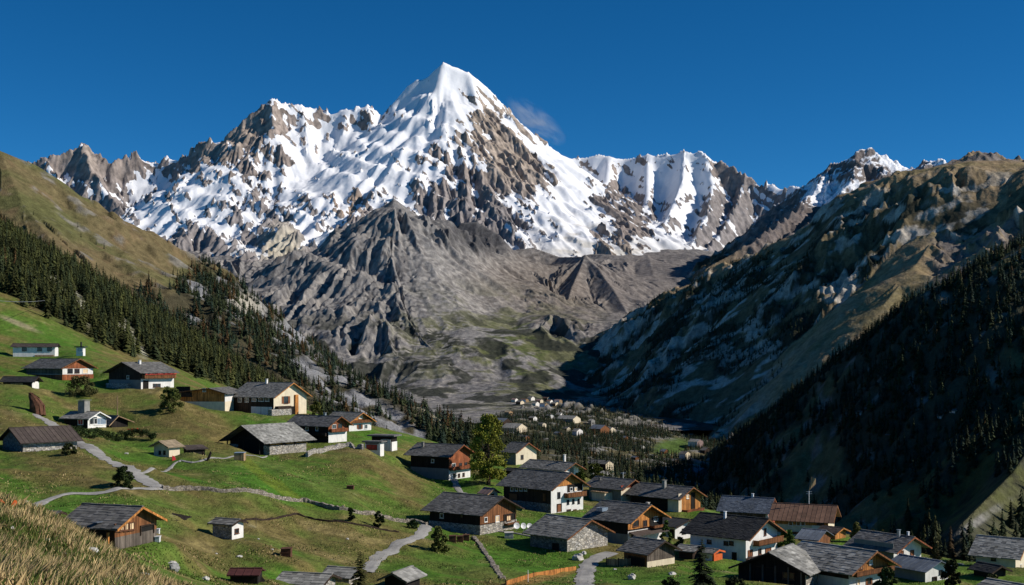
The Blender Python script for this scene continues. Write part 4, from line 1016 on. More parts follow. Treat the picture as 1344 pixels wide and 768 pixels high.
    def i_antenna(s, R, ul=.5, h=3.0):
        mb = MB(); g = .5 * s.W; z = s.roof_z(g); p = s.T(ul * s.L, g, z); mb.tube([p, p + Vector((0, 0, h))], .06, 5)
        for q in (.8, .95): mb.tube([p + Vector((-.6, 0, h * q)), p + Vector((.6, 0, h * q))], .03, 4)
        mb.build('antenna', 'metal_white', s.roof)
    def i_part(s, R, name, l0, l1, g0, g1, z0, z1, mat):
        mb = MB(); s.box(mb, l0, l1, g0, g1, z0, z1); mb.build(name, mat, R)

# ================================================================== foliage
def kite(V, Fc, C, a, tip, side, col, k=1.0):
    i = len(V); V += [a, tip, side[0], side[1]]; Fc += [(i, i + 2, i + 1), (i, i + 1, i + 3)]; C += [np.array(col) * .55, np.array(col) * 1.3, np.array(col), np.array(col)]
def conifer_mesh(h, r, levels, per, seed, col, droop=.35, bare=.08, gap=.12):
    rd = random.Random(seed); V = []; Fc = []; C = []
    for i in range(levels):
        t = i / levels; z = h * (bare + (1 - bare) * t); rr = r * (1 - t) ** .82 * rd.uniform(.78, 1.1) + .1 * r * (1 - t) * 0 + .03 * r
        n = max(4, int(per * (1 - .45 * t))); a0 = rd.uniform(0, 6.28)
        for j in range(n):
            if rd.random() < gap: continue
            a = a0 + 6.283 * (j + rd.uniform(-.3, .3)) / n; q = rr * rd.uniform(.65, 1.15); d = np.array([math.cos(a), math.sin(a), 0]); pd = np.array([-d[1], d[0], 0])
            lift = h / levels * .9
            base = np.array([0, 0, z + lift]) + d * q * .05; tip = np.array([0, 0, z - q * droop * rd.uniform(.6, 1.3)]) + d * q
            mid = base * .45 + tip * .55 + np.array([0, 0, .05 * q]); wv = q * rd.uniform(.28, .42)
            dz = np.array([0, 0, -.18 * q])
            c = np.array(col) * rd.uniform(.7, 1.3)
            kite(V, Fc, C, base, tip, (mid + pd * wv + dz, mid - pd * wv + dz), c)
    # leader
    kite(V, Fc, C, np.array([0, 0, h * .93]), np.array([0, 0, h * 1.03]), (np.array([.04 * r, 0, h * .94]), np.array([-.04 * r, 0.02, h * .94])), col)
    return np.array(V, f32), np.array(Fc, np.int32), np.array(C, f32)
def trunk_arr(h, r, n=5, col=(.05, .035, .025)):
    V = []; Fc = []
    for k in range(n):
        a = 6.283 * k / n; V += [(r * math.cos(a), r * math.sin(a), -.8), (r * .4 * math.cos(a), r * .4 * math.sin(a), h)]
    for k in range(n):
        a, b = 2 * k, 2 * ((k + 1) % n); Fc += [(a, b, b + 1), (a, b + 1, a + 1)]
    return np.array(V, f32), np.array(Fc, np.int32), np.tile(np.array(col, f32), (2 * n, 1))
def cat(parts):
    V = []; Fc = []; C = []; k = 0
    for v, f, c in parts: V.append(v); Fc.append(f + k); C.append(c); k += len(v)
    return np.concatenate(V), np.concatenate(Fc), np.concatenate(C)
def leafy_arr(clumps, leaves, size, col, seed, var=.35):
    """clumps: (x, y, z, r).  many small leaf faces spread through each clump"""
    g = np.random.default_rng(seed); V = []; C = []
    for (x, y, z, r) in clumps:
        n = leaves; d = g.normal(size=(n, 3)); d /= np.linalg.norm(d, axis=1)[:, None]; rad = r * (g.random(n) ** .45)
        p = np.array([x, y, z]) + d * rad[:, None] * np.array([1, 1, .85])
        a = g.normal(size=(n, 3)); a /= np.linalg.norm(a, axis=1)[:, None]; b = np.cross(a, g.normal(size=(n, 3))); b /= np.linalg.norm(b, axis=1)[:, None] + 1e-6
        sz = size * g.uniform(.6, 1.4, n)[:, None]
        q = np.stack([p + a * sz, p + b * sz * .6, p - a * sz, p - b * sz * .6], 1); V.append(q.reshape(-1, 3))
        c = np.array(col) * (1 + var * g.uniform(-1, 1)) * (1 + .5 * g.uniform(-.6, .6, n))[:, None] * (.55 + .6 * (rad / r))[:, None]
        C.append(np.repeat(c, 4, 0))
    V = np.concatenate(V).astype(f32); C = np.concatenate(C).astype(f32); return V, np.arange(len(V), dtype=np.int32).reshape(-1, 4), np.clip(C, .002, 1)
def arr_obj(name, arr, mat='leaves', parent=None, loc=None):
    o = np_mesh(name, arr[0], arr[1], MATS[mat], arr[2]); 
    if loc is not None: o.location = loc
    return link(o, parent)

def pix_hit(px, py, dmin=9, dmax=1100, names=('ground',)):
    D = np.exp(np.linspace(math.log(dmin), math.log(dmax), 1600)); x = (px - CX) / F * D; z = (HY - py) / F * D
    t = terrain_z(x, D, names); k = np.nonzero(t >= z)[0]
    if len(k) == 0: return None
    k = k[0]; a, b = D[max(k - 1, 0)], D[k]
    for _ in range(18):
        m = (a + b) / 2
        if float(terrain_z(np.array([(px - CX) / F * m]), np.array([m]), names)[0]) >= (HY - py) / F * m: b = m
        else: a = m
    return P(px, py, b)
# ================================================================== the village, house by house
House('cottage', 'long low white cottage with a flat brown roof, highest on the left meadow', (72, 468), 402, 12, 55, 4.5, 455, 20, 'R', 'plaster_white', 'roof_brown', ov=.6, rake=.7, barge='wood_dark', slab=.5,
      items=[('win', 'long', 32, 458, 5, 5, 'brown'), ('win', 'long', 52, 458, 5, 5, 'brown'), ('win', 'long', 65, 458, 5, 5, 'brown'), ('clad', 'long', 46, 71, 466, 470, 'wood_tan', 'board_skirt', .3)])
House('kiosk', 'tiny white tower hut with a blue window, beside the low white cottage', (109, 467), 392, 25, 9, 3, 456, 0, 'R', 'plaster_white', 'slate_black', 'flat', .5, .5, cat='hut',
      items=[('win', 'long', 105, 459, 6, 5, 'frame_white', 'glass_sky'), ('part', 'vent_stack', .8, 1.2, .6, 1.0, 2.9, 4.4, 'slate_black')])
House('chalet', 'brown chalet with red timber gable and board-fenced base, below the low white cottage', (82, 499), 352, 54, 47, 40, 482, 24, 'R', 'plaster_white', 'slate_dark', ov=1.1, rake=1.0, barge='wood_brown',
      items=[('front', 3.3, 'wood_red'), ('band', 1.6, 'wood_red', 'board_base', .12), ('out', .0), ('win', 'gable', 92, 487, 4, 5, 'dark'), ('win', 'gable', 101, 487, 4, 5, 'brown'), ('win', 'gable', 112, 487, 4, 5, 'frame_white', 'curtain_warm'), ('side', 1.7, 3.2, 'wood_grey')])
House('barn', 'black-roofed shed with a white end wall at the left edge of the photo', (42, 511), 330, 20, 38, 9, 500, 22, 'R', 'wood_black', 'slate_black', ov=1.0, rake=.9, barge='wood_dark', items=[('front', -.3, 'plaster_white', 'plaster_wall', .05, 2.0), ('clad', 'long', 13, 30, 503, 509, 'wood_tan', 'hay_opening', .04), ('band', -.2, 'stone', 'stone_base', .2)], cat='shed')
House('chalet', 'dark chalet with long red-edged balcony above a white ground floor, on the upper meadow', (185, 511), 342, 41, 43, 42, 488, 21, 'L', 'wood_dark', 'slate_dark', ov=1.2, rake=1.2, barge='wood_dark',
      items=[('side', -2.6, 2.9, 'plaster_white', 'plaster_wall'), ('front', -2.6, 'plaster_grey', 'stone_ground_floor', .06, 2.6), ('balcony', 'long', 186, 227, 497, 6, 1.3, 'wood_brown', True), ('win', 'long', 192, 491, 3, 4, 'frame_white', 'curtain_warm'), ('win', 'long', 201, 491, 3, 4, 'frame_white', 'curtain_warm'), ('win', 'long', 210, 491, 3, 4), ('out', .06), ('win', 'long', 203, 506, 3, 4, 'brown'), ('win', 'long', 208, 506, 3, 4, 'brown'), ('opening', 'long', 188, 194, 500, 511), ('out', 0), ('clad', 'gable', 145, 172, 503, 512, 'stone', 'stone_terrace', 1.6), ('win', 'gable', 168, 495, 3, 4), ('chimney', .35, .4, .6, 1.0, 'plaster_white')])
House('chalet', 'brown boarded chalet with a dark recessed balcony, lower right of the red-edged balcony chalet', (295, 540), 332, 72, 22, 67, 516, 17, 'L', 'wood_orange', 'slate_dark', ov=1.1, rake=1.3, skew=.28, barge='wood_brown',
      items=[('band', 2.6, 'plaster_cream', 'plaster_base', .08), ('out', .0), ('opening', 'gable', 232, 249, 508, 521, 'balcony_recess'), ('balcony', 'gable', 230, 252, 521, 6, 1.2, 'wood_dark'), ('win', 'gable', 268, 512, 4, 4), ('side', -2.6, 5.0, 'plaster_white', 'plaster_end_wall')])
House('farmhouse', 'big cream farmhouse with an orange-edged gable and long slate roof, by the conifer forest', (359, 545), 332, 42, 52, 43, 520, 27, 'R', 'wood_dark', 'slate_grey', ov=1.0, rake=1.3, barge='wood_orange',
      items=[('front', -2.6, 'plaster_cream', 'plaster_gable'), ('clad', 'long', 330, 357, 534, 545, 'plaster_white', 'plaster_bay', .12), ('out', .12), ('win', 'long', 334, 524, 6, 5), ('win', 'long', 343, 524, 7, 5), ('win', 'long', 351, 524, 5, 5), ('out', .0), ('win', 'long', 315, 525, 5, 5), ('win', 'long', 324, 525, 5, 5), ('opening', 'long', 343, 352, 534, 545), ('out', .06), ('clad', 'gable', 386, 390, 518, 546, 'wood_orange', 'timber_stair_screen', .5), ('win', 'gable', 375, 525, 4, 9, 'shutter'), ('opening', 'gable', 378, 385, 534, 546), ('clad', 'gable', 361, 378, 533, 537, 'wood_dark', 'timber_bench_roof', 1.2), ('clad', 'gable', 352, 378, 537, 546, 'stone', 'stone_terrace', 1.3), ('chimney', .55, .45, .5, 1.2, 'plaster_white')])
House('chalet', 'black timber chalet with a white lower gable wall, below the cream farmhouse', (431, 581), 302, 43, 50, 24, 557, 28, 'R', 'wood_black', 'slate_dark', ov=1.2, rake=1.3, barge='wood_brown',
      items=[('front', 2.7, 'wood_red'), ('front', -2.6, 'plaster_white', 'plaster_wall', .05, 2.6), ('balcony', 'gable', 432, 454, 567, 5, .9, 'wood_red'), ('out', .06), ('win', 'gable', 438, 560, 4, 5), ('win', 'gable', 446, 559, 4, 5, 'brown'), ('out', 0), ('win', 'long', 403, 563, 4, 4), ('win', 'long', 416, 563, 3, 4), ('balcony', 'long', 383, 430, 571, 4, .9, 'wood_black'), ('clad', 'long', 398, 402, 571, 581, 'plaster_white', 'plaster_pier', .9), ('chimney', .35, .55, .5, .8, 'metal_grey')])
House('chalet', 'chalet with bright orange gable over white base, half hidden behind the black timber chalet', (458, 566), 332, 46, 30, 29, 553, 27, 'R', 'wood_dark', 'slate_grey', ov=1.0, rake=1.2, barge='wood_orange',
      items=[('front', 2.4, 'wood_orange'), ('front', -2.6, 'plaster_white', 'plaster_wall', .05, 2.2), ('balcony', 'gable', 459, 486, 555, 4, .8, 'wood_brown'), ('out', .06), ('win', 'gable', 472, 560, 3, 5, 'shutter'), ('win', 'gable', 480, 560, 3, 5), ('win', 'gable', 473, 547, 4, 4, 'frame_white', 'curtain_warm')])
House('barn', 'open barn with arched dark gable over a long stone wall, on the meadow crest', (354, 597), 277, 44, 47, 52, 579, 27, 'L', 'wood_black', 'slate_light', ov=1.0, rake=2.6, barge='wood_black', cat='barn',
      items=[('band', 2.0, 'stone', 'stone_wall', .12), ('side', 2.1, 3.05, 'wood_orange', 'board_strip', .08), ('out', .09), ('opening', 'long', 371, 373, 581, 585, 'vent'), ('opening', 'long', 386, 388, 581, 585, 'vent'), ('out', 0.12), ('opening', 'gable', 314, 346, 576, 597, 'gateway'), ('posts', 'gable', 308, 350, 3, 2.2, 3.2, 'wood_black')])
House('hut', 'small white hut with a red window front, on the slope right of the stone wall', (499, 599), 290, 25, 20, 5, 581, 0, 'R', 'plaster_white', 'slate_dark', 'flat', .5, .6, cat='hut',
      items=[('win', 'long', 488, 587, 14, 6, 'brown', 'flower_red'), ('clad', 'long', 480, 497, 581, 583, 'slate_dark', 'sign_band', .15)])
House('hut', 'dark flat-roofed hut with white end wall, behind the red-fronted white hut', (514, 592), 305, 22, 26, 7, 573, 0, 'R', 'wood_black', 'slate_dark', 'flat', .9, 1.0, cat='hut', items=[('clad', 'long', 500, 513, 577, 592, 'plaster_white', 'plaster_bay', .1), ('out', .1), ('win', 'long', 506, 579, 6, 4), ('front', -1, 'plaster_white', 'plaster_wall', .05, 2.2)])
House('chalet', 'dark chalet with red-brown gable and white cellar wall, left of the tall green tree', (589, 630), 290, 36, 50, 28, 597, 25, 'R', 'wood_black', 'slate_dark', ov=1.2, rake=1.3, barge='wood_red',
      items=[('front', 2.4, 'wood_red'), ('front', -2.6, 'plaster_white', 'plaster_wall', .05, 2.3), ('side', -2.6, 2.6, 'concrete', 'concrete_base'), ('balcony', 'gable', 590, 618, 616, 5, 1.0, 'wood_red'), ('out', .06), ('win', 'gable', 595, 611, 4, 5), ('win', 'gable', 604, 611, 3, 6, 'brown'), ('win', 'gable', 611, 610, 3, 6, 'brown'), ('win', 'gable', 596, 624, 2, 4, 'brown'), ('win', 'gable', 602, 624, 2, 4, 'brown'), ('win', 'gable', 608, 623, 2, 4, 'brown'), ('out', 0), ('win', 'long', 568, 605, 3, 4), ('chimney', .85, .3, .5, 1.1, 'slate_grey')])
House('house', 'small plain cream house with a brown eave, right behind the tall green tree', (677, 610), 342, 42, 16, 27, 593, 27, 'R', 'plaster_grey', 'slate_dark', ov=.8, rake=1.0, barge='wood_red', items=[('front', -2.6, 'plaster_cream', 'plaster_gable'), ('out', .06), ('win', 'gable', 685, 600, 3, 5, 'brown')])
House('house', 'white house under a wide pale slate roof with tall chimney, behind the big white chalet', (737, 626), 312, 42, 46, 22, 616, 24, 'R', 'plaster_cream', 'slate_grey', ov=.9, rake=1.9, barge='wood_brown', items=[('front', -2.6, 'plaster_white', 'plaster_gable'), ('out', .06), ('win', 'gable', 750, 617, 4, 6, 'brown'), ('chimney', .2, .6, .5, 2.0, 'plaster_white'), ('side', -.5, 1.2, 'wood_dark', 'board_band')])
House('chalet', 'big chalet with white two-storey gable, brown balcony and orange gable top, amid the village', (723, 674), 250, 41, 62, 42, 640, 27, 'R', 'wood_dark', 'slate_dark', ov=1.1, rake=1.2, barge='wood_brown',
      items=[('front', 5.3, 'wood_orange'), ('front', -2.6, 'plaster_white', 'plaster_wall', .07, 5.2), ('side', -2.6, 1.9, 'stone_dark', 'stone_base', .1), ('balcony', 'gable', 740, 764, 652, 7, 1.3, 'wood_brown'), ('out', .07), ('win', 'gable', 733, 650, 3, 7, 'dark'), ('opening', 'gable', 745, 763, 636, 645, 'balcony_recess'), ('out', .09), ('win', 'gable', 749, 642, 3, 4), ('win', 'gable', 755, 642, 3, 4, 'frame_white', 'curtain_warm'), ('out', .07), ('win', 'gable', 745, 659, 2, 5, 'dark'), ('win', 'gable', 752, 658, 2, 5, 'dark'), ('win', 'gable', 759, 658, 2, 5, 'dark'), ('opening', 'gable', 731, 736, 662, 672, 'door', 'shutter_brown'), ('win', 'gable', 746, 671, 5, 4, 'brown'), ('win', 'gable', 754, 671, 4, 4, 'brown'), ('out', 0), ('win', 'long', 672, 642, 3, 4), ('win', 'long', 678, 642, 3, 4), ('win', 'long', 684, 642, 3, 4), ('win', 'long', 690, 642, 3, 4), ('opening', 'long', 668, 679, 648, 657, 'doorway', 'shutter_brown'), ('clad', 'long', 713, 716, 648, 658, 'wood_brown', 'shutter_board', .12)])
House('shed', 'small shed with pinkish ribbed roof and cream gable, left of the big white chalet', (640, 655), 258, 50, 8, 13, 647, 30, 'R', 'plaster_cream', 'roof_pink', ov=.6, rake=.7, slab=0, barge='wood_tan', cat='shed', items=[('front', -1, 'plaster_cream', 'plaster_gable'), ('out', .06), ('win', 'gable', 646, 650, 3, 3, 'brown')])
House('chalet', 'brown plank-gabled chalet on a stone cellar, by the white satellite dishes', (630, 702), 215, 38, 66, 47, 673, 23, 'R', 'wood_black', 'slate_dark', ov=1.1, rake=1.2, barge='wood_dark',
      items=[('front', 1.75, 'wood_brown'), ('band', 1.6, 'stone', 'stone_cellar', .12), ('out', .07), ('win', 'gable', 637, 682, 3, 5), ('win', 'gable', 652, 681, 4, 7, 'frame_white', 'curtain_warm'), ('opening', 'gable', 661, 675, 675, 686, 'balcony_recess'), ('out', .09), ('win', 'gable', 667, 680, 5, 6, 'brown', 'curtain_warm'), ('balcony', 'gable', 661, 676, 688, 3, .9, 'wood_brown'), ('out', 0), ('win', 'long', 580, 677, 4, 5), ('win', 'long', 606, 677, 3, 5, 'dark')])
House('barn', 'squat rubble-stone barn with flagstone roof, in the middle of the front meadow', (744, 724), 200, 43, 48, 53, 704, 24, 'R', 'stone_dark', 'slate_grey', ov=.9, rake=1.0, slab=.75, barge='wood_brown', cat='barn', items=[('front', -2.6, 'stone_pale', 'stone_gable', .08), ('opening', 'long', 726, 733, 714, 724)])
House('house', 'cream house with a red-boarded gable top and small annex, right of the big white chalet', (815, 659), 280, 41, 42, 27, 641, 25, 'R', 'plaster_grey', 'slate_dark', ov=.9, rake=1.2, barge='wood_brown', items=[('front', -2.6, 'plaster_cream', 'plaster_gable'), ('front', 3.7, 'plaster_red', 'red_gable_top', .09), ('out', .06), ('win', 'gable', 823, 648, 3, 5, 'brown'), ('part', 'annex', 2.6, 6.6, -2.6, .05, -2, 2.0, 'plaster_cream'), ('part', 'annex_roof', 2.4, 6.8, -2.8, .0, 2.003, 2.2, 'wood_tan'), ('antenna', .25, 1.6), ('chimney', .85, .3, .5, .5, 'slate_dark')])
House('chalet', 'chalet with honey-coloured timber gable and lean-to roof over white ground floor, above the log hut', (824, 716), 215, 38, 48, 44, 683, 25, 'R', 'wood_black', 'slate_dark', ov=1.0, rake=1.5, barge='wood_orange',
      items=[('front', 2.7, 'wood_orange'), ('front', -2.6, 'plaster_white', 'plaster_wall', .06, 2.4), ('side', -2.6, 1.9, 'plaster_grey', 'plaster_base'), ('pent', 'gable', 825, 868, 696, 1.7, .5, 'roof_brown'), ('out', .06), ('win', 'gable', 834, 687, 8, 7, 'brown'), ('win', 'gable', 846, 687, 5, 7, 'brown'), ('opening', 'gable', 853, 868, 680, 693, 'balcony_recess'), ('balcony', 'gable', 852, 869, 692, 4, 1.2, 'wood_brown'), ('out', .08), ('win', 'gable', 860, 681, 5, 5), ('out', .06), ('opening', 'gable', 829, 834, 703, 716), ('win', 'gable', 847, 709, 4, 5, 'brown'), ('chimney', .1, .7, .5, .9, 'stone_pale'), ('part', 'skylight', 6.2, 7.6, .6, 2.2, 5.3, 5.95, 'glass_sky')])
House('house', 'house with a bright orange boarded front and pale slate roof, right of the village centre', (890, 672), 270, 38, 62, 29, 653, 26, 'R', 'wood_black', 'slate_dark', ov=1.0, rake=1.2, barge='wood_brown',
      items=[('front', -2.6, 'wood_orange'), ('clad', 'gable', 890, 894, 648, 672, 'plaster_cream', 'plaster_pier', .14), ('clad', 'long', 877, 890, 653, 672, 'plaster_cream', 'plaster_pier', .12), ('out', .06), ('opening', 'gable', 907, 911, 647, 668), ('win', 'gable', 902, 652, 3, 4, 'frame_white', 'curtain_warm'), ('balcony', 'gable', 895, 917, 672, 5, 1.6, 'wood_red'), ('chimney', .45, .35, .7, 1.6, 'slate_light'), ('opening', 'long', 838, 872, 660, 671, 'carport')])
House('house', 'low grey-roofed house tucked behind the orange-fronted house', (866, 652), 305, 30, 36, 6, 643, 20, 'R', 'wood_dark', 'slate_dark', ov=.9, rake=.9, barge='wood_dark')
House('house', 'small white house with a dark sheet-metal roof, behind the log hut and honey-coloured chalet', (886, 709), 228, 38, 25, 27, 690, 15, 'R', 'plaster_white', 'slate_black', ov=1.0, rake=1.0, slab=0, barge='wood_dark', items=[('win', 'gable', 898, 697, 6, 6, 'dark'), ('opening', 'long', 880, 884, 696, 708)])
House('house', 'tall grey weatherboarded house with blue-grey roof and red end wall', (1008, 692), 255, 14, 63, 10, 671, 35, 'R', 'wood_grey', 'slate_blue', ov=.8, rake=.6, barge='wood_red', slab=.4, items=[('front', -2.6, 'plaster_red', 'red_end_wall'), ('clad', 'long', 1005, 1008.3, 671, 692, 'plaster_white', 'corner_pier', .14), ('win', 'long', 965, 679, 4, 4, 'frame_white', 'curtain_warm'), ('win', 'long', 984, 679, 5, 5, 'dark'), ('chimney', .4, .5, .4, .6, 'metal_white')])
House('house', 'long house with rusty brown roof, window band and a tall antenna pole', (1087, 707), 240, 8, 70, 7, 682, 27, 'R', 'plaster_cream', 'roof_rust', ov=1.2, rake=1.2, slab=0, barge='wood_brown', Wm=8.5,
      items=[('side', 2.4, 3.7, 'wood_orange', 'timber_band', .1), ('clad', 'long', 1066, 1087.5, 690, 707, 'plaster_white', 'plaster_bay', .12), ('clad', 'long', 1025, 1066, 698, 701, 'wood_red', 'board_strip', .14), ('out', .1), ('win', 'long', 1038, 687, 4, 5), ('win', 'long', 1048, 687, 4, 5), ('win', 'long', 1054, 687, 4, 5), ('win', 'long', 1077, 687, 8, 3, 'brown'), ('antenna', .42, 2.8)])
House('house', 'large white house with black roof, brown balcony and brown windows', (979, 737), 195, 31, 73, 41, 704, 25, 'R', 'plaster_white', 'slate_black', ov=1.1, rake=1.3, barge='wood_brown', slab=.42,
      items=[('out', 0), ('balcony', 'gable', 988, 1020, 713, 8, 1.2, 'wood_brown'), ('win', 'gable', 1004, 698, 3, 8, 'brown'), ('win', 'gable', 984.5, 726, 7, 7, 'brown', 'shutter_brown'), ('win', 'gable', 997, 724, 4, 6, 'brown'), ('win', 'gable', 1008, 723, 9, 6, 'brown', 'shutter_brown'), ('win', 'long', 953, 713, 4, 4, 'dark'), ('win', 'long', 960, 713, 4, 4, 'dark'), ('win', 'long', 931, 711, 4, 4, 'dark'), ('opening', 'long', 962, 966, 726, 737), ('front', -1, 'wood_dark', 'damp_course', .05, .5), ('chimney', .6, .4, .35, 1.0, 'metal_white')])  # dark wooden strip along the foot of the gable
House('log_hut', 'little grey log hut with dark slate roof, beside the lane and its orange fence', (849, 745), 185, 42, 30, 36, 725, 24, 'R', 'wood_brown', 'slate_dark', ov=.8, rake=.9, barge='wood_dark', cat='hut', items=[('front', .9, 'wood_grey', 'log_gable'), ('front', -1, 'plaster_cream', 'plaster_base', .07, .85), ('opening', 'long', 826, 846, 732, 745, 'open_bay')])
House('barn', 'open black timber barn with flagstone roof at the bottom edge, right of the dark fir', (1057, 772), 165, 70, 24, 88, 750, 24, 'L', 'wood_black', 'slate_light', ov=1.0, rake=1.0, slab=.7, barge='wood_dark', cat='barn', items=[('side', -2, 2.0, 'stone_pale', 'stone_wall', .1), ('posts', 'gable', 985, 1052, 5, .1, 2.6, 'wood_grey'), ('win', 'gable', 1035, 756, 12, 8, 'brown'), ('opening', 'gable', 990, 1015, 745, 770, 'gateway')])
House('chalet', 'chalet with carved orange balcony gable over white ground floor, at the bottom edge', (1114, 776), 165, 36, 78, 52, 748, 25, 'R', 'wood_dark', 'slate_light', ov=1.1, rake=1.3, slab=.7, barge='wood_brown',
      items=[('front', 2.4, 'wood_orange'), ('front', -2.6, 'plaster_white', 'plaster_wall', .06, 2.2), ('side', -2.6, 1.6, 'plaster_white', 'plaster_base'), ('balcony', 'gable', 1115, 1165, 752, 7, 1.2, 'wood_brown'), ('out', .06), ('win', 'gable', 1126, 764, 4, 7, 'frame_white', 'curtain_warm'), ('win', 'gable', 1140, 763, 5, 7, 'shutter'), ('win', 'gable', 1130, 744, 4, 4, 'brown', 'curtain_warm'), ('win', 'gable', 1142, 738, 4, 4, 'frame_white', 'curtain_warm')])
House('house', 'white house with two brown-shuttered gable windows, right of the bottom chalet', (1173, 738), 200, 36, 52, 36, 721, 25, 'R', 'plaster_white', 'slate_dark', ov=1.1, rake=1.4, barge='wood_red', items=[('side', -2.6, 3, 'plaster_grey', 'plaster_side'), ('win', 'gable', 1183, 727, 6, 7, 'brown', 'shutter_brown'), ('win', 'gable', 1197, 726, 5, 7, 'brown', 'shutter_brown'), ('chimney', .15, .4, .4, 1.2, 'metal_grey'), ('chimney', .02, .55, .3, .7, 'metal_white')])
House('house', 'white gabled house with a round vent and pale blue-grey roof, lower right', (1214, 764), 180, 38, 42, 30, 747, 20, 'R', 'plaster_grey', 'slate_blue', ov=1.0, rake=.9, slab=0, barge='', items=[('front', -2.6, 'plaster_white', 'plaster_gable'), ('out', .06), ('win', 'gable', 1234, 751, 4, 4, 'dark'), ('opening', 'gable', 1224, 1228, 758, 765, 'vent')])
House('house', 'cream house with pale slab roof and orange gable, at the right edge of the photo', (1333, 750), 200, 14, 52, 24, 729, 28, 'R', 'plaster_cream', 'slate_light', ov=1.1, Wm=8, rake=1.0, barge='wood_orange', items=[('front', 2.6, 'wood_orange'), ('side', 2.2, 2.7, 'wood_red', 'timber_band', .08), ('win', 'long', 1304, 733, 4, 5, 'dark'), ('win', 'gable', 1340, 744, 4, 6, 'frame_white', 'curtain_warm')])
House('barn', 'long low dark-roofed stone barn beside the lane, left edge below the meadow', (30, 593), 232, 22, 71, 26, 579, 25, 'L', 'stone', 'roof_brown', ov=1.0, rake=.8, slab=0, barge='wood_dark', cat='barn', items=[('side', -2.6, 2.0, 'stone_pale', 'stone_wall', .07), ('front', -2.6, 'stone_dark', 'stone_gable', .07), ('clad', 'long', 30, 101, 577, 580, 'plaster_white', 'pale_eave_course', .12)])
House('house', 'small white-framed house with greenish roof and a broad leaning chimney, above the hedge row', (115, 562), 290, 40, 31, 24, 549, 22, 'R', 'wood_black', 'slate_light', ov=.7, rake=.9, barge='frame_white', items=[('front', -1, 'plaster_white', 'plaster_gable'), ('out', .06), ('win', 'gable', 122, 552, 5, 9), ('win', 'gable', 131, 553, 8, 8, 'frame_white', 'glass_sky'), ('win', 'long', 106, 554, 7, 6, 'frame_white', 'flower_red'), ('chimney', .55, .5, 1.9, 2.6, 'slate_light')])
House('shed', 'lean-to with a steep dark slab roof falling to the right, behind the white-framed house', (146, 561), 300, 58, 16, 22, 553, 42, 'R', 'wood_black', 'slate_dark', 'gable', 1.2, 1.0, .5, 'wood_tan', cat='shed', skew=.3)
House('hut', 'small cream hut with tan slab roof, beside the footpath on the brown bank', (222, 600), 252, 40, 14, 20, 586, 22, 'L', 'plaster_cream', 'roof_tan', ov=.7, rake=.8, slab=.7, barge='wood_tan', cat='hut', items=[('win', 'gable', 210, 594, 2, 4, 'dark'), ('win', 'gable', 216, 594, 2, 4, 'dark')])
House('shed', 'dark open lean-to shed joined to the right of the small cream hut', (247, 600), 256, 20, 22, 6, 590, 10, 'L', 'wood_black', 'roof_brown', 'shed', .5, .6, .6, '', cat='shed', items=[('opening', 'long', 250, 266, 592, 600)])
House('hay_barn', 'weathered hay barn with four bright gable windows, behind the dry grass knoll', (150, 722), 125, 38, 62, 55, 691, 24, 'R', 'wood_dark', 'slate_dark', ov=.7, rake=.9, barge='wood_orange', slab=.6, cat='barn',
      items=[('front', 0.4, 'wood_brown'), ('front', -2.4, 'wood_grey', 'weathered_boards', .08, 1.25), ('out', .06), ('win', 'gable', 153.5, 692, 3.6, 8, 'brown', 'curtain_warm'), ('win', 'gable', 159.5, 691.5, 3.6, 8, 'brown', 'curtain_warm'), ('win', 'gable', 165.5, 691, 3.6, 8, 'brown', 'curtain_warm'), ('win', 'gable', 171.5, 690.5, 3.6, 8, 'brown', 'curtain_warm'), ('opening', 'gable', 184, 200, 690, 701, 'hatch'), ('opening', 'long', 108, 140, 695, 716, 'open_bay'), ('posts', 'long', 100, 146, 3, .5, 1.8, 'wood_orange'), ('part', 'sheet_patch', 1.7, 2.4, -.5, 2.4, 2.7, 2.76, 'slate_blue')])
House('hut', 'low dark-roofed hut half sunk behind the dry grass, left of the hay barn', (70, 682), 145, 25, 26, 10, 677, 16, 'R', 'wood_dark', 'slate_dark', ov=.5, rake=.5, slab=.5, barge='wood_dark', cat='hut')
House('stone_hut', 'tiny stone hut with dark slab roof and whitewashed end, on the brown lower bank', (304, 708), 172, 38, 25, 15, 688, 18, 'R', 'stone', 'slate_grey', ov=.5, rake=.5, slab=.6, barge='wood_dark', cat='hut', items=[('front', -1.5, 'plaster_white', 'plaster_gable'), ('out', .06), ('win', 'gable', 310, 697, 3, 5, 'brown')])
House('hut', 'flagstone roof of a hut low at the bottom edge, left of the dark fir', (420, 776), 146, 24, 54, 20, 767, 18, 'R', 'stone', 'slate_light', ov=.6, rake=.6, slab=.7, barge='wood_dark', cat='hut')
House('hut', 'second flagstone-roofed hut just behind the bottom-edge hut, touching the dark fir', (458, 771), 156, 24, 32, 16, 757, 20, 'R', 'stone', 'slate_light', ov=.6, rake=.5, slab=.7, barge='wood_dark', cat='hut')
House('hut', 'bottom-edge hut with pale slab roof and dark open gable, right of the dark fir', (531, 778), 152, 62, 20, 26, 760, 25, 'L', 'wood_black', 'slate_light', ov=.7, rake=.7, slab=.8, barge='wood_grey', cat='hut')
House('hut', 'maroon ribbed-roof shelter at the bottom edge of the brown bank', (338, 766), 140, 12, 36, 6, 754, 16, 'R', 'wood_black', 'roof_maroon', ov=.5, rake=.3, slab=0, barge='', cat='shelter')
House('shed', 'little dark shed with grey roof, right of the black-roofed white house', (1072, 719), 225, 22, 24, 18, 708, 20, 'R', 'wood_grey', 'slate_blue', ov=.6, rake=.6, slab=0, barge='', cat='shed', items=[('front', -1, 'wood_brown', 'board_end')])
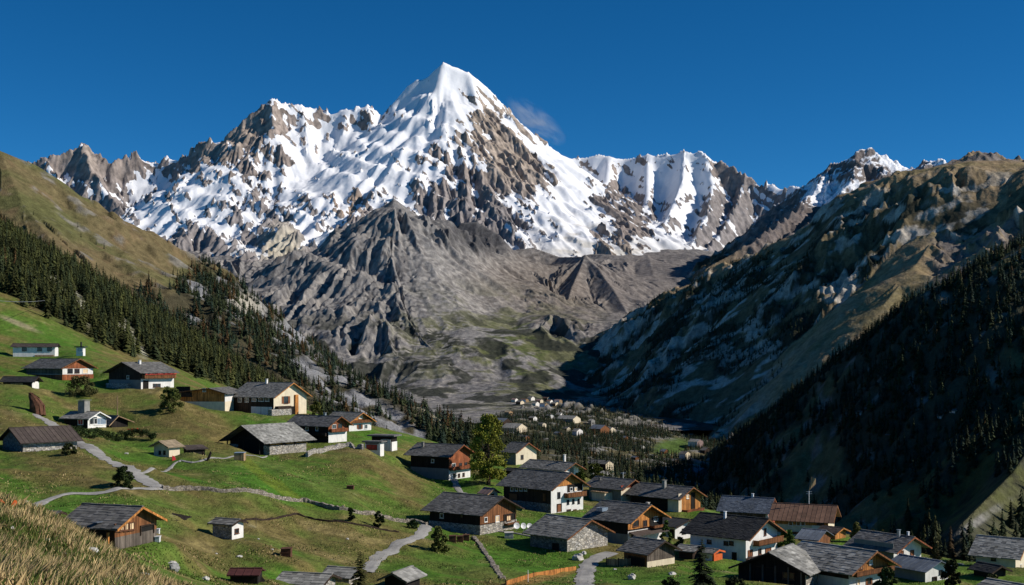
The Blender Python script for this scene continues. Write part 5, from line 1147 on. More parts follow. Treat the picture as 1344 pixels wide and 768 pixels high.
House('shelter', 'low timber shelter with orange firewood, right of the rusty-roofed house', (1096, 708), 232, 30, 20, 14, 699, 18, 'R', 'wood_orange', 'roof_brown', ov=.7, rake=.7, barge='wood_orange', cat='shelter')
House('shed', 'grey lean-to at the left of the black-roofed white house', (909, 734), 196, 28, 18, 12, 723, 16, 'R', 'wood_dark', 'slate_light', ov=.7, rake=.7, slab=.5, barge='wood_dark', cat='shed')
House('stall', 'small white stall with red-orange counter, against the black-roofed white house', (935, 736), 190, 30, 10, 11, 726, 14, 'R', 'plaster_white', 'slate_grey', ov=.5, rake=.5, slab=.4, barge='plastic_orange', cat='stall', items=[('front', -.5, 'plastic_orange', 'counter', .3, .9), ('out', .06), ('win', 'gable', 942, 729, 6, 4, 'brown', 'flower_red')])
House('hut', 'dark low hut with pale slab roof in the bottom right corner', (1326, 790), 145, 34, 36, 24, 776, 18, 'R', 'wood_black', 'slate_light', ov=.7, rake=.7, slab=.7, barge='wood_dark', cat='hut')
House('shed', 'black-roofed shed below the right-edge cream house', (1300, 758), 185, 40, 22, 20, 750, 22, 'R', 'wood_black', 'slate_black', ov=.6, rake=.7, slab=.5, barge='wood_dark', cat='shed')
House('shed', 'small blue-grey sheet-roofed shed between the right-hand white house and cream house', (1256, 752), 215, 20, 26, 8, 745, 14, 'R', 'plaster_grey', 'slate_blue', ov=.5, rake=.5, slab=0, barge='', cat='shed')
House('shelter', 'small black shelter holding a white sheet, between the tall green tree and cream house', (674, 626), 300, 40, 10, 8, 618, 20, 'R', 'wood_black', 'slate_black', ov=.5, rake=.6, barge='frame_white', cat='shelter', items=[('front', -.3, 'metal_white', 'white_sheet', .15, 1.4)])

finish_ground()
for h in House.ALL: h.build()
# ================================================================== lanes, walls, props
def hits(pts, **k):
    return [p for p in (pix_hit(a, b, 60, **k) for a, b in pts) if p is not None]
def densify(pts, step=1.5):
    # smooth curve through the points
    out = []
    P_ = [pts[0]] + pts + [pts[-1]]
    for i in range(1, len(P_) - 2):
        a, b, c, d = P_[i - 1:i + 3]; n = max(1, int((c - b).length / step))
        for k in range(n):
            t = k / n; out.append(.5 * ((2 * b) + (c - a) * t + (2 * a - 5 * b + 4 * c - d) * t * t + (3 * b - a - 3 * c + d) * t ** 3))
    out.append(pts[-1]); return out
def strip(name, pts, width, mat='pale_lane', lift=.16, edge=.2):
    pts = densify(hits(pts), 1.0); mb = MB(); rows = []
    for i, p in enumerate(pts):
        d = pts[min(i + 1, len(pts) - 1)] - pts[max(i - 1, 0)]; n = Vector((-d.y, d.x, 0)).normalized(); w_ = width * (1 + random.uniform(-edge, edge)) / 2
        r = []
        for q in (-1, -.5, 0, .5, 1):
            v = p + n * (w_ * q); r.append(Vector((v.x, v.y, gz(v.x, v.y) + (lift if abs(q) < 1 else lift * .45))))
        rows.append(r)
    for a, b in zip(rows[:-1], rows[1:]):
        for k in range(4):
            f = [a[k], a[k + 1], b[k + 1], b[k]]
            nn = (f[1] - f[0]).cross(f[2] - f[1]); mb.face(f if nn.z > 0 else f[::-1])
    o = mb.build(name, mat, uv=False); o['kind'] = 'structure'; return o
strip('lane', [(50, 545), (75, 562), (100, 580), (128, 596), (160, 612), (185, 627), (209, 641)], 2.9)
strip('lane', [(28, 669), (60, 658), (95, 648), (150, 643), (209, 641)], 1.5)
strip('footpath', [(178, 622), (200, 615), (230, 608), (262, 606), (300, 601), (350, 599)], .8)
strip('lane', [(564, 689), (553, 701), (540, 708), (520, 717), (500, 730), (488, 741), (480, 752)], 2.1)
strip('footpath', [(568, 608), (585, 622), (600, 640), (612, 652)], 1.5)
strip('lane', [(766, 772), (769, 752), (776, 738), (792, 730), (803, 726)], 2.6)
strip('lane', [(916, 663), (930, 668), (946, 676)], 2.4)
strip('footpath', [(655, 698), (690, 703), (720, 712), (745, 718)], .5)

def wall(name, label, pts, h, w_, mat='stone_pale', jit=.25):
    pts = densify(hits(pts), .55); O = pts[len(pts) // 2].copy(); O.z = gz(O.x, O.y); mb = MB(); rows = []
    for i, p in enumerate(pts):
        d = pts[min(i + 1, len(pts) - 1)] - pts[max(i - 1, 0)]; n = Vector((-d.y, d.x, 0)).normalized(); z = gz(p.x, p.y); hh = h * (1 + random.uniform(-jit, jit)); ww = w_ / 2 * (1 + random.uniform(-.2, .2)); c = p + n * random.uniform(-.08, .08)
        rows.append([Vector((c.x, c.y, 0)) + n * ww * a + Vector((0, 0, z + b)) - O for a, b in ((1, -.6), (.9, hh * .55), (.75, hh), (-.75, hh * random.uniform(.9, 1.05)), (-.9, hh * .5), (-1, -.6))])
    for a, b in zip(rows[:-1], rows[1:]):
        for k in range(5): mb.face([a[k], a[k + 1], b[k + 1], b[k]])
    mb.face(rows[0][::-1]); mb.face(rows[-1])
    o = mb.build(name, mat); o.location = O; return tag(o, label, 'wall')
wall('dry_stone_wall', 'long low dry-stone wall crossing the meadow from the lane fork to the brown plank chalet', [(213, 642), (250, 643), (300, 646), (350, 651), (400, 659), (450, 669), (500, 679), (540, 686), (560, 690)], .6, .6, 'stone_tan')
wall('retaining_wall', 'short stone retaining wall curving along the meadow crest right of the open barn', [(403, 600), (420, 595), (440, 590), (462, 588), (476, 590)], 1.0, .7, 'stone')
wall('field_wall', 'thin dark field wall dipping below the long stone wall', [(318, 685), (350, 683), (384, 676), (400, 679), (440, 685), (480, 691), (524, 699)], .28, .22, 'wood_dark')
wall('stone_steps', 'ragged flight of stone steps down the green slope below the brown plank chalet', [(622, 706), (630, 716), (637, 727), (645, 738), (653, 750), (660, 760)], .22, .8, 'stone_tan', .9)

def plank_fence(label, pts, h, mat='wood_orange'):
    pts = hits(pts); O = pts[0].copy(); R = tag(empty('plank_fence', O), label, 'fence')
    for a, b in zip(pts[:-1], pts[1:]):
        d = (b - a); L = d.length; d.normalize(); n = Vector((-d.y, d.x, 0)).normalized(); mb = MB(); k = max(2, int(L / .2))
        for i in range(k):
            p = a + d * (L * i / k) - O; q = a + d * (L * (i + .93) / k) - O; hh = h * random.uniform(.9, 1.05)
            bt = [p - n * .02, q - n * .02, q + n * .02, p + n * .02]; bt = [v + Vector((0, 0, -.3)) for v in bt]; mb.hexa(bt, [v + Vector((0, 0, hh + .3)) for v in bt])
        mb.build('board_panel', mat, R)
        mb = MB(); mb.tube([a - O + Vector((0, 0, -.4)), a - O + Vector((0, 0, h + .15))], .08, 6); mb.build('post', 'wood_dark', R)
plank_fence('tan plank fence joining the little grey log hut to the lane', [(796, 742), (812, 743), (828, 742)], 1.1, 'wood_tan')
plank_fence('low rusty plank edging across the bottom meadow right of the stone steps', [(664, 768), (700, 757), (735, 751), (756, 748)], .55, 'wood_orange')

def pole(kind, label, px, py, h, r, mat, cat, D0=60):
    p = pix_hit(px, py, D0); mb = MB(); mb.tube([(0, 0, -.5), (0, 0, h)], [r, r * .75], 8); o = mb.build(kind, mat); o.location = p; return tag(o, label, cat)
pole('wooden_pole', 'tall pale wooden pole standing beside the dark slab roof, above the hedge row', 154, 560, 7.6, .16, 'wood_tan', 'pole')
pole('marker_post', 'thin white marker post in the front meadow by the plank edging', 693, 764, 1.6, .06, 'frame_white', 'post')
pole('marker_post', 'thin bare stick standing beside the small stone hut', 336, 690, 1.8, .05, 'wood_grey', 'post')

# power cable over the upper left
mb = MB(); a, b = P(-60, 387, 300), P(84, 389, 620); pts = [a.lerp(b, t / 14) + Vector((0, 0, -2.2 * 4 * (t / 14) * (1 - t / 14))) - a for t in range(15)]
mb.tube(pts, .09, 5); o = mb.build('power_cable', 'metal_grey'); o.location = a; tag(o, 'thin pale power cable strung past the conifers above the left meadow', 'cable')

def dish(px, py, r, label):
    p = pix_hit(px, py + 5, 60); R = tag(empty('satellite_dish', p), label, 'dish', 'white satellite dishes by the plank chalet')
    ax = Vector((.35, -.86, .35)).normalized(); u_ = ax.orthogonal().normalized(); v_ = ax.cross(u_); c = Vector((0, 0, r + .35)); mb = MB(); N = 20
    for k in range(3):
        for i in range(N):
            def q(i, k): t = k / 3; a = 6.2832 * i / N; return c + (u_ * math.cos(a) + v_ * math.sin(a)) * r * t + ax * (.18 * r * t * t)
            f = [q(i, k), q(i, k + 1), q(i + 1, k + 1), q(i + 1, k)] if k else [c, q(i, 1), q(i + 1, 1)]
            mb.face(f)
    mb.build('bowl', 'metal_white', R, True, False)
    mb = MB(); mb.tube([(0, 0, -.4), c - ax * .06], .06, 6); mb.build('mast', 'metal_grey', R)
    mb = MB(); mb.tube([c + v_ * -r * .9 + ax * .15, c + ax * .7], .025, 5); mb.tube([c + ax * .62, c + ax * .8], .06, 6); mb.build('feed_arm', 'metal_grey', R)
dish(678, 692, .58, 'white satellite dish nearest the brown plank chalet'); dish(687, 692, .55, 'middle one of three white satellite dishes'); dish(695, 692, .53, 'white satellite dish farthest from the plank chalet, rightmost of three')

def crate(px, py, w_, h, label, mat, kind='crate', cat='crate', D0=60, group=None, lid=None):
    p = pix_hit(px, py, D0); mb = MB(); R = tag(empty(kind, p), label, cat, group)
    for i in range(4):
        z = -.1 + i * (h + .1) / 4; w2 = w_ / 2 * (1 + random.uniform(-.02, .02)); b = [Vector((-w2, -w2, z)), Vector((w2, -w2, z)), Vector((w2, w2, z)), Vector((-w2, w2, z))]
        mb.hexa(b, [v + Vector((0, 0, (h + .1) / 4 - .02)) for v in b])
    mb.build('slatted_body', mat, R)
    mb = MB(); w2 = w_ / 2 + .05; b = [Vector((-w2, -w2, h)), Vector((w2, -w2, h + .03)), Vector((w2, w2, h + .05)), Vector((-w2, w2, h + .02))]; mb.hexa(b, [v + Vector((0, 0, .07)) for v in b]); mb.build('lid', lid or mat, R)
crate(594, 711, 1.15, .95, 'rust-brown crate closest to the feathery bush, first of three', 'rust_brown'); crate(604, 711, 1.0, .9, 'rust-brown crate in the middle of three below the stone cellar', 'rust_brown'); crate(612, 709, 1.0, .85, 'rust-brown crate nearest the stone steps, last of three', 'rust_brown')
crate(315, 604, 2.0, 1.5, 'block-shaped woodpile under a pale blue sheet, at the left foot of the open barn', 'wood_tan', 'woodpile', 'woodpile', lid='tarp_blue')
crate(207, 700, .45, .5, 'upper pale box hung by the right corner of the hay barn', 'metal_white', 'feed_box', 'box', 100); crate(207, 711, .5, .5, 'lower pale box standing by the right corner of the hay barn', 'metal_white', 'feed_box', 'box', 100)
crate(376, 730, 1.3, 1.0, 'rust-red box half buried in the brown lower bank', 'rust_brown', 'crate', 'crate'); crate(460, 642, 1.3, .6, 'weathered wooden trough lying on the central green meadow', 'rust_brown', 'trough', 'trough')
crate(668, 706, 1.5, .9, 'small pale stone block below the satellite dishes', 'rock_white', 'stone_block', 'block')

def rock(px, py, r, label, mat='rock_white', D0=9, flat=.7, kind='boulder', group=None, cat='rock'):
    import bmesh
    p = pix_hit(px, py, D0); bm = bmesh.new(); bmesh.ops.create_icosphere(bm, subdivisions=3, radius=1); sd = random.uniform(0, 99); st = Vector((random.uniform(.8, 1.3), random.uniform(.8, 1.2), flat))
    from mathutils import noise as mn
    for v in bm.verts:
        n = mn.noise(v.co * 1.3 + Vector((sd, 0, 0))) * .45 + mn.noise(v.co * 3.1 + Vector((0, sd, 0))) * .2
        c = v.co * (1 + n); c = Vector((round(c.x * 3.2) / 3.2 * .35 + c.x * .65, round(c.y * 3.2) / 3.2 * .35 + c.y * .65, round(c.z * 3.2) / 3.2 * .35 + c.z * .65)); v.co = Vector((c.x * st.x, c.y * st.y, c.z * st.z)) * r
    me = bpy.data.meshes.new(kind); bm.to_mesh(me); bm.free(); me.materials.append(MATS[mat]); o = bpy.data.objects.new(kind, me); link(o); o.location = p + Vector((0, 0, r * flat * (.75 if D0 < 20 else .35))); return tag(o, label, cat, group)
PXM = lambda px, py: F / pix_hit(px, py, 9).y
def fr(px, py, rpx, label, mat='rock_white', flat=.7): rock(px, py, rpx / PXM(px, py), label, mat, 9, flat)
fr(82, 731, 4.5, 'round white boulder in the dry grass, midway down the knoll'); fr(120, 727, 8.5, 'large pitted grey-white boulder in the dry grass, nearest the hay barn', 'rock_white', .6); fr(49, 744, 5.5, 'pointed cream boulder left of the broad white one on the knoll', 'rock_white', 1.0)
fr(70, 757, 10, 'broad flat white boulder low on the dry-grass knoll', 'rock_white', .45); fr(39, 755, 7.5, 'dark grey boulder low on the dry-grass knoll', 'rock_grey', .9); fr(16, 695, 3.5, 'small bluish-white stone high on the knoll by the left edge'); fr(62, 710, 4, 'small flat white stone in the middle of the dry grass', 'rock_white', .5)
fr(186, 756, 6.5, 'flat pale boulder at the lower right of the knoll', 'rock_white', .4); fr(226, 741, 5, 'white stone capping the grey one at the right end of the knoll', 'rock_white', .5); fr(229, 750, 7, 'squat grey boulder at the right end of the knoll', 'rock_grey', .8); fr(162, 748, 3, 'tiny white stone right of the pitted boulder'); fr(270, 762, 5, 'pale boulder at the very right foot of the knoll', 'rock_white', .6); fr(34, 660, 2.5, 'little white stone beside the narrow lane, far left')
def mr(px, py, rpx, label, mat='rock_white', flat=.6, kind='boulder', cat='rock', **k): rock(px, py, rpx * pix_hit(px, py, 70).y / F, label, mat, 70, flat, kind, cat=cat, **k)
mr(166, 596, 2.2, 'white stone lying on the green slope below the hedge row'); mr(314, 731, 4, 'long white block on the brown bank below the stone hut', flat=.4); mr(456, 708, 2.2, 'small white stone on the bank below the meadow wall'); mr(339, 708, 1.6, 'white stone topping a line of debris right of the stone hut'); mr(357, 722, 2, 'cream stone in the debris above the rust-red box')
mr(284, 727, 1.6, 'white pebble cluster stone left of the long white block'); mr(829, 760, 6.5, 'round pale millstone-like boulder on the grass below the log hut', flat=.8); mr(882, 754, 4.2, 'smaller pale boulder on the grass, left of the dark fir'); mr(807, 748, 2.2, 'little white stone at the lane side below the plank fence')
for a, b in ((236, 606), (243, 606), (248, 607), (253, 607)): mr(a, b, 1.5, 'scrap of pale rubble strewn along the footpath below the cream hut', kind='rubble_stone', group='rubble strewn along the footpath')
mr(759, 735, 5.5, 'pale rock beside the lane at the corner of the stone barn', flat=1.1); mr(766, 728, 4, 'pale rock nearest the stone barn gable', flat=.9)

# odd shapes
def slab_thing(kind, label, cat, pts, thick, mat, D0=60):
    p = pix_hit(pts[0][0], pts[0][1], D0); D = p.y; mb = MB(); a = [P(x, y, D + dd) - p for x, y, dd in pts]
    n = (a[1] - a[0]).cross(a[2] - a[1]).normalized()
    if n.y > 0: a = a[::-1]; n = -n
    b = [v - n * thick for v in a]; mb.face(a); mb.face(b[::-1])
    for i in range(len(a)): j = (i + 1) % len(a); mb.face([a[j], a[i], b[i], b[j]])
    o = mb.build(kind, mat); o.location = p; return tag(o, label, cat)
slab_thing('red_sledge', 'red board propped against the small cream hut', 'board', [(226, 605, 0), (233, 607, 0), (229, 599, .8), (226, 598, .9)], .12, 'cloth_red')
slab_thing('dark_hull', 'upturned dark trough end at the right of the lean-to shed', 'trough', [(270, 605, 0), (276, 592, .5), (277, 594, .4), (275, 600, .2), (272, 605, 0)], .5, 'wood_black')
slab_thing('awning', 'dark drooping awning on the brown bank, left of the small stone hut', 'awning', [(232, 684, 0), (240, 683, 1.5), (252, 679, 2.5), (226, 674, 2.0)], .12, 'wood_black')
slab_thing('tent', 'small black and white ridge tent right of the maroon shelter', 'tent', [(336, 764, 0), (351, 765, 0), (343, 756, .8), (338, 753, 1.0)], .9, 'wood_black', 110)
hp = pix_hit(51, 543, 60); mb = MB(); mb.tube([(0, 0, -.6), (-.4, .3, 1.4), (-1.2, .6, 3.0), (-2.1, .9, 4.2), (-2.6, 1.0, 4.9)], [1.7, 1.8, 1.25, .75, .2], 11)
for i_, v in enumerate(mb.v): mb.v[i_] = (v[0] + random.uniform(-.16, .16), v[1] + random.uniform(-.16, .16), v[2] + random.uniform(-.12, .12))
o = mb.build('hay_rack', 'rust_brown'); o.location = hp; tag(o, 'brown thatch-like hay rack leaning below the black-roofed shed', 'rack')
slab_thing('marker_stake', 'bent orange stake at the left edge of the dry-grass knoll', 'stake', [(11, 668, 0), (14, 669, 0), (22, 657, .2), (19, 656, .2)], .12, 'plastic_orange', 9)
slab_thing('orange_tarp', 'scrap of faded orange tarp at the far left top of the knoll', 'tarp', [(0, 664, 0), (8, 667, 0), (7, 660, .3), (1, 655, .4)], .06, 'plastic_orange', 9)
h_ = [h for h in House.ALL if 'rusty brown roof' in h.label][0]
p0 = h_.O + h_.T(.42 * h_.L, .5 * h_.W, h_.roof_z(.5 * h_.W) + 2.85)
mb = MB(); mb.face([(0, 0, 0), (1.4, .2, 1.3), (1.3, -.1, 2.5), (.5, 0, 2.7)]); mb.face([(0, .03, 0), (.5, .03, 2.7), (1.3, -.07, 2.5), (1.4, .23, 1.3)]); mb.tube([(0, .015, -.4), (.02, .015, 0), (.5, .015, 2.75)], .04, 5)
o = mb.build('flag', 'wood_tan'); o.location = p0; tag(o, 'ragged beige flag flying from the antenna of the rusty-roofed house', 'flag')

# ---- far hamlets: each little house stands on the valley ground
FARN = ('ground', 'valley', 'left_mountain', 'middle_mountain', 'right_mountain', 'shaded_slope')
N0 = len(House.ALL)
def far(px, py, wpx, gpx, hpx, body, roof, label, a=35, pitch=24, front=None, side='R', group=None, dmin=420, wins=2):
    p = pix_hit(px, py, dmin, 7000, FARN)
    if p is None: print('no ground', px, py); return
    it = [('front', -2, front, 'gable_wall', .1)] if front else []
    for q in range(wins): it.append(('win', 'gable', px + (gpx if side == 'R' else -gpx) * (q + 1) / (wins + 1), py - hpx * .5, 1.1, 1.6, 'dark'))
    House('far_house', label, (px, py), p.y, a, wpx, gpx, py - hpx, pitch, side, body, roof, ov=.8, rake=.8, slab=0, barge='', pad=False, items=it, group=group)
far(788, 571, 15, 12, 8, 'wood_brown', 'slate_blue', 'red-brown far house with wide blue-grey roof, at the foot of the pale cliff', front='wood_brown'); far(800, 570, 6, 8, 6, 'plaster_cream', 'slate_grey', 'cream far house right of the red-brown far house', front='plaster_cream')
far(757, 572, 6, 8, 6, 'plaster_white', 'slate_grey', 'bright white far house among valley firs, left of the red-brown one', front='plaster_white'); far(752, 556, 22, 10, 6, 'plaster_grey', 'slate_light', 'broad pale-roofed far hall in the valley middle', front='plaster_cream'); far(776, 559, 4, 5, 7, 'plaster_grey', 'slate_light', 'narrow pale far house beside the broad valley hall')
far(660, 560, 12, 12, 6, 'wood_dark', 'slate_blue', 'far house with blue-grey roof just right of the tall green tree', front='wood_dark'); far(678, 568, 20, 14, 6, 'plaster_cream', 'slate_light', 'long cream far house with pale roof, behind the small plain cream house', front='plaster_cream'); far(668, 545, 6, 5, 4, 'wood_tan', 'roof_tan', 'tiny tan far house on the wooded spur')
far(915, 588, 12, 8, 8, 'plaster_white', 'slate_light', 'tall white and red far house at the green field corner', front='roof_pink'); far(899, 604, 8, 8, 8, 'plaster_white', 'slate_dark', 'white boxy far house below the green field', front='plaster_cream'); far(885, 610, 10, 6, 5, 'wood_dark', 'slate_dark', 'dark far shed left of the white boxy far house'); far(925, 596, 6, 8, 5, 'wood_dark', 'slate_dark', 'dark far barn right of the tall white and red one')
far(915, 624, 16, 18, 4, 'plaster_grey', 'slate_blue', 'wide far hall with pale blue roof, above the orange-fronted house', pitch=16); far(899, 628, 5, 4, 4, 'metal_white', 'slate_blue', 'tiny white far shed left of the blue-roofed hall'); far(908, 574, 4, 4, 3, 'wood_brown', 'roof_rust', 'tiny brown far barn above the green field'); far(944, 572, 6, 5, 3, 'plaster_cream', 'roof_rust', 'rust-roofed far barn at the edge of the mountain shade')
far(795, 618, 24, 10, 9, 'wood_dark', 'slate_dark', 'dark wide-roofed house below the valley firs, right of the pale-roofed house', front='plaster_cream', dmin=360); far(780, 596, 18, 8, 4, 'plaster_grey', 'slate_light', 'low grey slab-roofed barn among the valley firs', dmin=420); far(611, 578, 8, 7, 6, 'plaster_white', 'slate_blue', 'white house with steep blue roof left of the tall green tree', front='plaster_white', pitch=42, dmin=380)
for i, (x, y) in enumerate([(676, 528), (683, 531), (690, 528), (703, 533), (709, 529), (715, 534), (722, 530), (729, 533), (734, 529), (697, 526), (718, 526)]):
    far(x, y, 5 + i % 3, 4 + i % 2, 3.4, ['plaster_cream', 'wood_brown', 'plaster_white'][i % 3], ['roof_pink', 'slate_dark', 'roof_rust', 'slate_grey'][i % 4], 'tiny roof-and-wall house in the cluster at the valley head', group='houses clustered at the valley head', front=['plaster_white', 'plaster_cream', 'wood_tan'][i % 3], wins=0, a=30 + 8 * (i % 3))
for i, (x, y) in enumerate([(735, 548), (744, 566), (733, 572), (722, 549), (768, 576), (820, 578), (842, 590), (860, 602), (872, 596), (700, 552), (712, 560), (834, 604), (933, 608), (958, 590), (690, 577)]):
    far(x, y, 6, 5, 3.5, ['wood_tan', 'wood_brown', 'plaster_cream', 'wood_dark'][i % 4], ['slate_grey', 'slate_dark', 'slate_blue'][i % 3], 'small far house scattered among the valley firs', group='small houses scattered among the valley firs', front=['plaster_white', 'plaster_cream', 'wood_brown'][i % 3], wins=0, a=25 + 10 * (i % 4))
for i, (x, y) in enumerate([(1253, 543), (1170, 575), (1235, 550), (1290, 575), (1130, 545)]):
    far(x, y, 7, 5, 4, ['plaster_white', 'wood_brown'][i % 2], 'slate_grey', 'lone hut half hidden in the trees of the shaded slope', group='lone huts on the shaded slope', front='plaster_cream', wins=0)
for h in House.ALL[N0:]: h.build()
# ================================================================== trees and grass
DARK = (.026, .034, .014); OLIVE = (.042, .046, .014); TEAL = (.018, .030, .020); LARCH = (.062, .038, .016); GOLD = (.16, .11, .02)
def tmpl(levels, per, seed, r=.23, droop=.4): 
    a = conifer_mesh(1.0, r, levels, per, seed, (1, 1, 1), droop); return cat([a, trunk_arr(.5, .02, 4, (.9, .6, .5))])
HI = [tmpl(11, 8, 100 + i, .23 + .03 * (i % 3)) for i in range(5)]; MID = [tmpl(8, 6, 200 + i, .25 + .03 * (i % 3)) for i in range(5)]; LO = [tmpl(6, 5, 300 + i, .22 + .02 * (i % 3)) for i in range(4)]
def scatter(s, dens, seed, per_area):
    g = np.random.default_rng(seed); area = (s.y * s.dld) * (s.du / F * s.y); lam = np.clip(dens, 0, 1) * area * per_area
    n = g.poisson(lam); j, i = np.nonzero(n); rep = n[j, i]; j = np.repeat(j, rep); i = np.repeat(i, rep)
    l = s.l0 + s.dld * (j + g.uniform(-.5, .5, len(j))); u = s.u0 + s.du * (i + g.uniform(-.5, .5, len(i))); y = np.exp(l); x = (u - CX) / F * y
    return np.stack([x, y, s.sample(x, y), u], -1)
SP = []   # x, y, z, height, colour index, detail
def add(pts, h0, h1, pal, seed, lod, clump=60):
    g = np.random.default_rng(seed); pts = pts[(pts[:, 3] > -160) & (pts[:, 3] < 1510) & (pts[:, 2] > -900)]
    n = len(pts); nf = .5 + .5 * fbm(pts[:, 0] / clump, pts[:, 1] / clump, 3, seed)
    h = (h0 + (h1 - h0) * g.random(n) ** 1.6) * (.7 + .6 * nf); c = np.array([p for p, _ in pal]); w_ = np.array([q for _, q in pal]); w_ = w_ / w_.sum()
    k = np.searchsorted(np.cumsum(w_), np.clip(g.random(n) * .75 + nf * .35 - .05, 0, .999)); k = np.clip(k, 0, len(c) - 1)
    SP.append((pts, h, c[k] * g.uniform(.7, 1.35, n)[:, None], lod))
    return n
gU, gP = GROUND.U, GROUND.PY()
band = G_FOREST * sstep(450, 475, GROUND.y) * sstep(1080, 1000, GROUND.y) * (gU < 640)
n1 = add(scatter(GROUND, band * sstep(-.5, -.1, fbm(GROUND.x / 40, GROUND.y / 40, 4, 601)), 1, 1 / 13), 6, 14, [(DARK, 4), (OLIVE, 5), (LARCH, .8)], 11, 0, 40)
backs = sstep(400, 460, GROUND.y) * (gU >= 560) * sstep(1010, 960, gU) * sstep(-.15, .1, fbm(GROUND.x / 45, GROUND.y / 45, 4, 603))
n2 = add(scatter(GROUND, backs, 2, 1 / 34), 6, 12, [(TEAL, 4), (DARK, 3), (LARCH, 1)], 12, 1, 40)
n3 = add(scatter(L2, L2_forest * (L2.U < 640) * sstep(-.35, -.05, fbm(L2.x / 70, L2.y / 70, 4, 609)), 3, 1 / 40), 9, 20, [(TEAL, 4), (DARK, 4), (LARCH, 2.6)], 13, 1, 130) + add(scatter(L2, L2_alp, 4, 1 / 300), 5, 9, [(TEAL, 3), (DARK, 3)], 14, 2)
vU, vP = VAL.U, VAL.PY()
vd = sstep(-.08, .12, fbm(VAL.x / 120, VAL.y / 120, 4, 605) + .1) * (1 - np.maximum.reduce([blob(vU, vP, 882, 587, 30, 13, -10, .3), blob(vU, vP, 700, 505, 80, 30, 0, .3), blob(vU, vP, 950, 600, 22, 10, -20, .3), .85 * blob(vU, vP, 715, 530, 35, 8, 0, .4)])) * sstep(4400, 3600, VAL.y)
n4 = add(scatter(VAL, vd, 5, 1 / 75), 9, 15, [(TEAL, 5), (DARK, 4), (LARCH, 2)], 15, 2, 110)
rd = sstep(-.25, .05, fbm(R1.x / 150, R1.y / 150, 4, 607) + .32) * (1 - .95 * R1_glade) * (R1.U > 930) * sstep(2550, 2350, R1.y) * (1 - blob(R1.U, R1.PY(), 1285, 665, 85, 30, -25, .3))
n5 = add(scatter(R1, rd, 6, 1 / 62), 9, 20, [(TEAL, 5), (DARK, 5), (LARCH, 1.2), (GOLD, .3)], 16, 1, 90)
r2 = forest_r2 * sstep(5600, 5000, R2.y) * (R2.U > 760) * sstep(290, 340, R2.PY())
n6 = add(scatter(R2, r2, 7, 1 / 110), 11, 19, [(TEAL, 3), (DARK, 4), (LARCH, 1)], 17, 2, 200)
print('TREES', n1, n2, n3, n4, n5, n6)
# the largest 300 in the picture are trees of their own
rows = []
for q, (pts, h, c, lod) in enumerate(SP):
    okk = (pts[:, 3] > 4) & (pts[:, 3] < 1340)
    for i in np.nonzero(okk)[0]: rows.append((h[i] / pts[i, 1] * F, q, i))
rows.sort(reverse=True)
def seen(x, y, z):
    t = np.linspace(.25, .985, 60); return bool(np.all(GROUND.sample(x * t, y * t) < z * t + .5))
solo = []
for r in rows:
    pts, h, c, lod = SP[r[1]]; p = pts[r[2]]
    if seen(p[0], p[1], p[2] + h[r[2]] * .8): solo.append(r)
    if len(solo) >= 290: break
single = [set(), set(), set(), set(), set(), set(), set()]
for r in solo: single[r[1]].add(r[2])
tmeshes = {}
for ci, (nm, col) in enumerate((('dark', DARK), ('olive', OLIVE), ('rusty', LARCH))):
    for k, tp in enumerate(HI):
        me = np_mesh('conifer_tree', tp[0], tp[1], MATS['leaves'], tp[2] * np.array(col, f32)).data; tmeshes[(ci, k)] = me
labs = ('dark green conifer standing in the forest above the upper-left houses', 'olive green conifer standing in the forest above the upper-left houses', 'rusty brown larch standing in the forest above the upper-left houses')
labs2 = ('dark green conifer in the valley wood behind the village', 'olive green conifer in the valley wood behind the village', 'rusty brown larch in the valley wood behind the village')
for sz, q, i in solo:
    pts, h, c, lod = SP[q]; p = pts[i]; cc = c[i]; ci = 2 if cc[0] > cc[1] * 1.2 else (1 if cc[1] > .036 or cc[0] > .034 else 0)
    o = bpy.data.objects.new('conifer_tree', tmeshes[(ci, i % 5)]); link(o); o.location = (p[0], p[1], p[2]); hh = float(h[i]); wq = hh * random.uniform(.85, 1.2); o.scale = (wq, wq, hh); o.rotation_euler = (0, 0, random.uniform(0, 6.28))
    up = q == 0; o['label'] = (labs if up else labs2)[ci]; o['category'] = 'tree'; o['group'] = ('conifers of the upper-left forest, ' if up else 'conifers of the valley wood, ') + ('dark', 'olive', 'rusty')[ci]
# everything else reads as one wood
Vs, Fs, Cs = [], [], []; k0 = 0
for q, (pts, h, c, lod) in enumerate(SP):
    T_ = (HI if lod == 0 else MID if lod == 1 else LO); g = np.random.default_rng(70 + q); keep = np.array([i not in single[q] for i in range(len(pts))], bool); ids = g.integers(0, len(T_), len(pts))
    for t_i, (tv, tf, tc) in enumerate(T_):
        m = keep & (ids == t_i); n = int(m.sum())
        if n == 0: continue
        a = g.uniform(0, 6.283, n); hh = h[m]; w_ = hh * g.uniform(.85, 1.2, n); ca, sa = np.cos(a), np.sin(a); X = tv[None, :, 0] * w_[:, None]; Y = tv[None, :, 1] * w_[:, None]
        V = np.stack([X * ca[:, None] - Y * sa[:, None] + pts[m, 0][:, None], X * sa[:, None] + Y * ca[:, None] + pts[m, 1][:, None], tv[None, :, 2] * hh[:, None] + pts[m, 2][:, None]], -1)
        Vs.append(V.reshape(-1, 3).astype(f32)); Cs.append((tc[None] * c[m][:, None, :]).reshape(-1, 3).astype(f32)); nv = len(tv)
        Fs.append((tf[None] + (np.arange(n) * nv)[:, None, None]).reshape(-1, 3) + k0); k0 += n * nv
o = np_mesh('forest', np.concatenate(Vs), np.concatenate(Fs), MATS['leaves'], np.concatenate(Cs)); o['kind'] = 'stuff'; link(o); print('FOREST FACES', len(o.data.polygons))

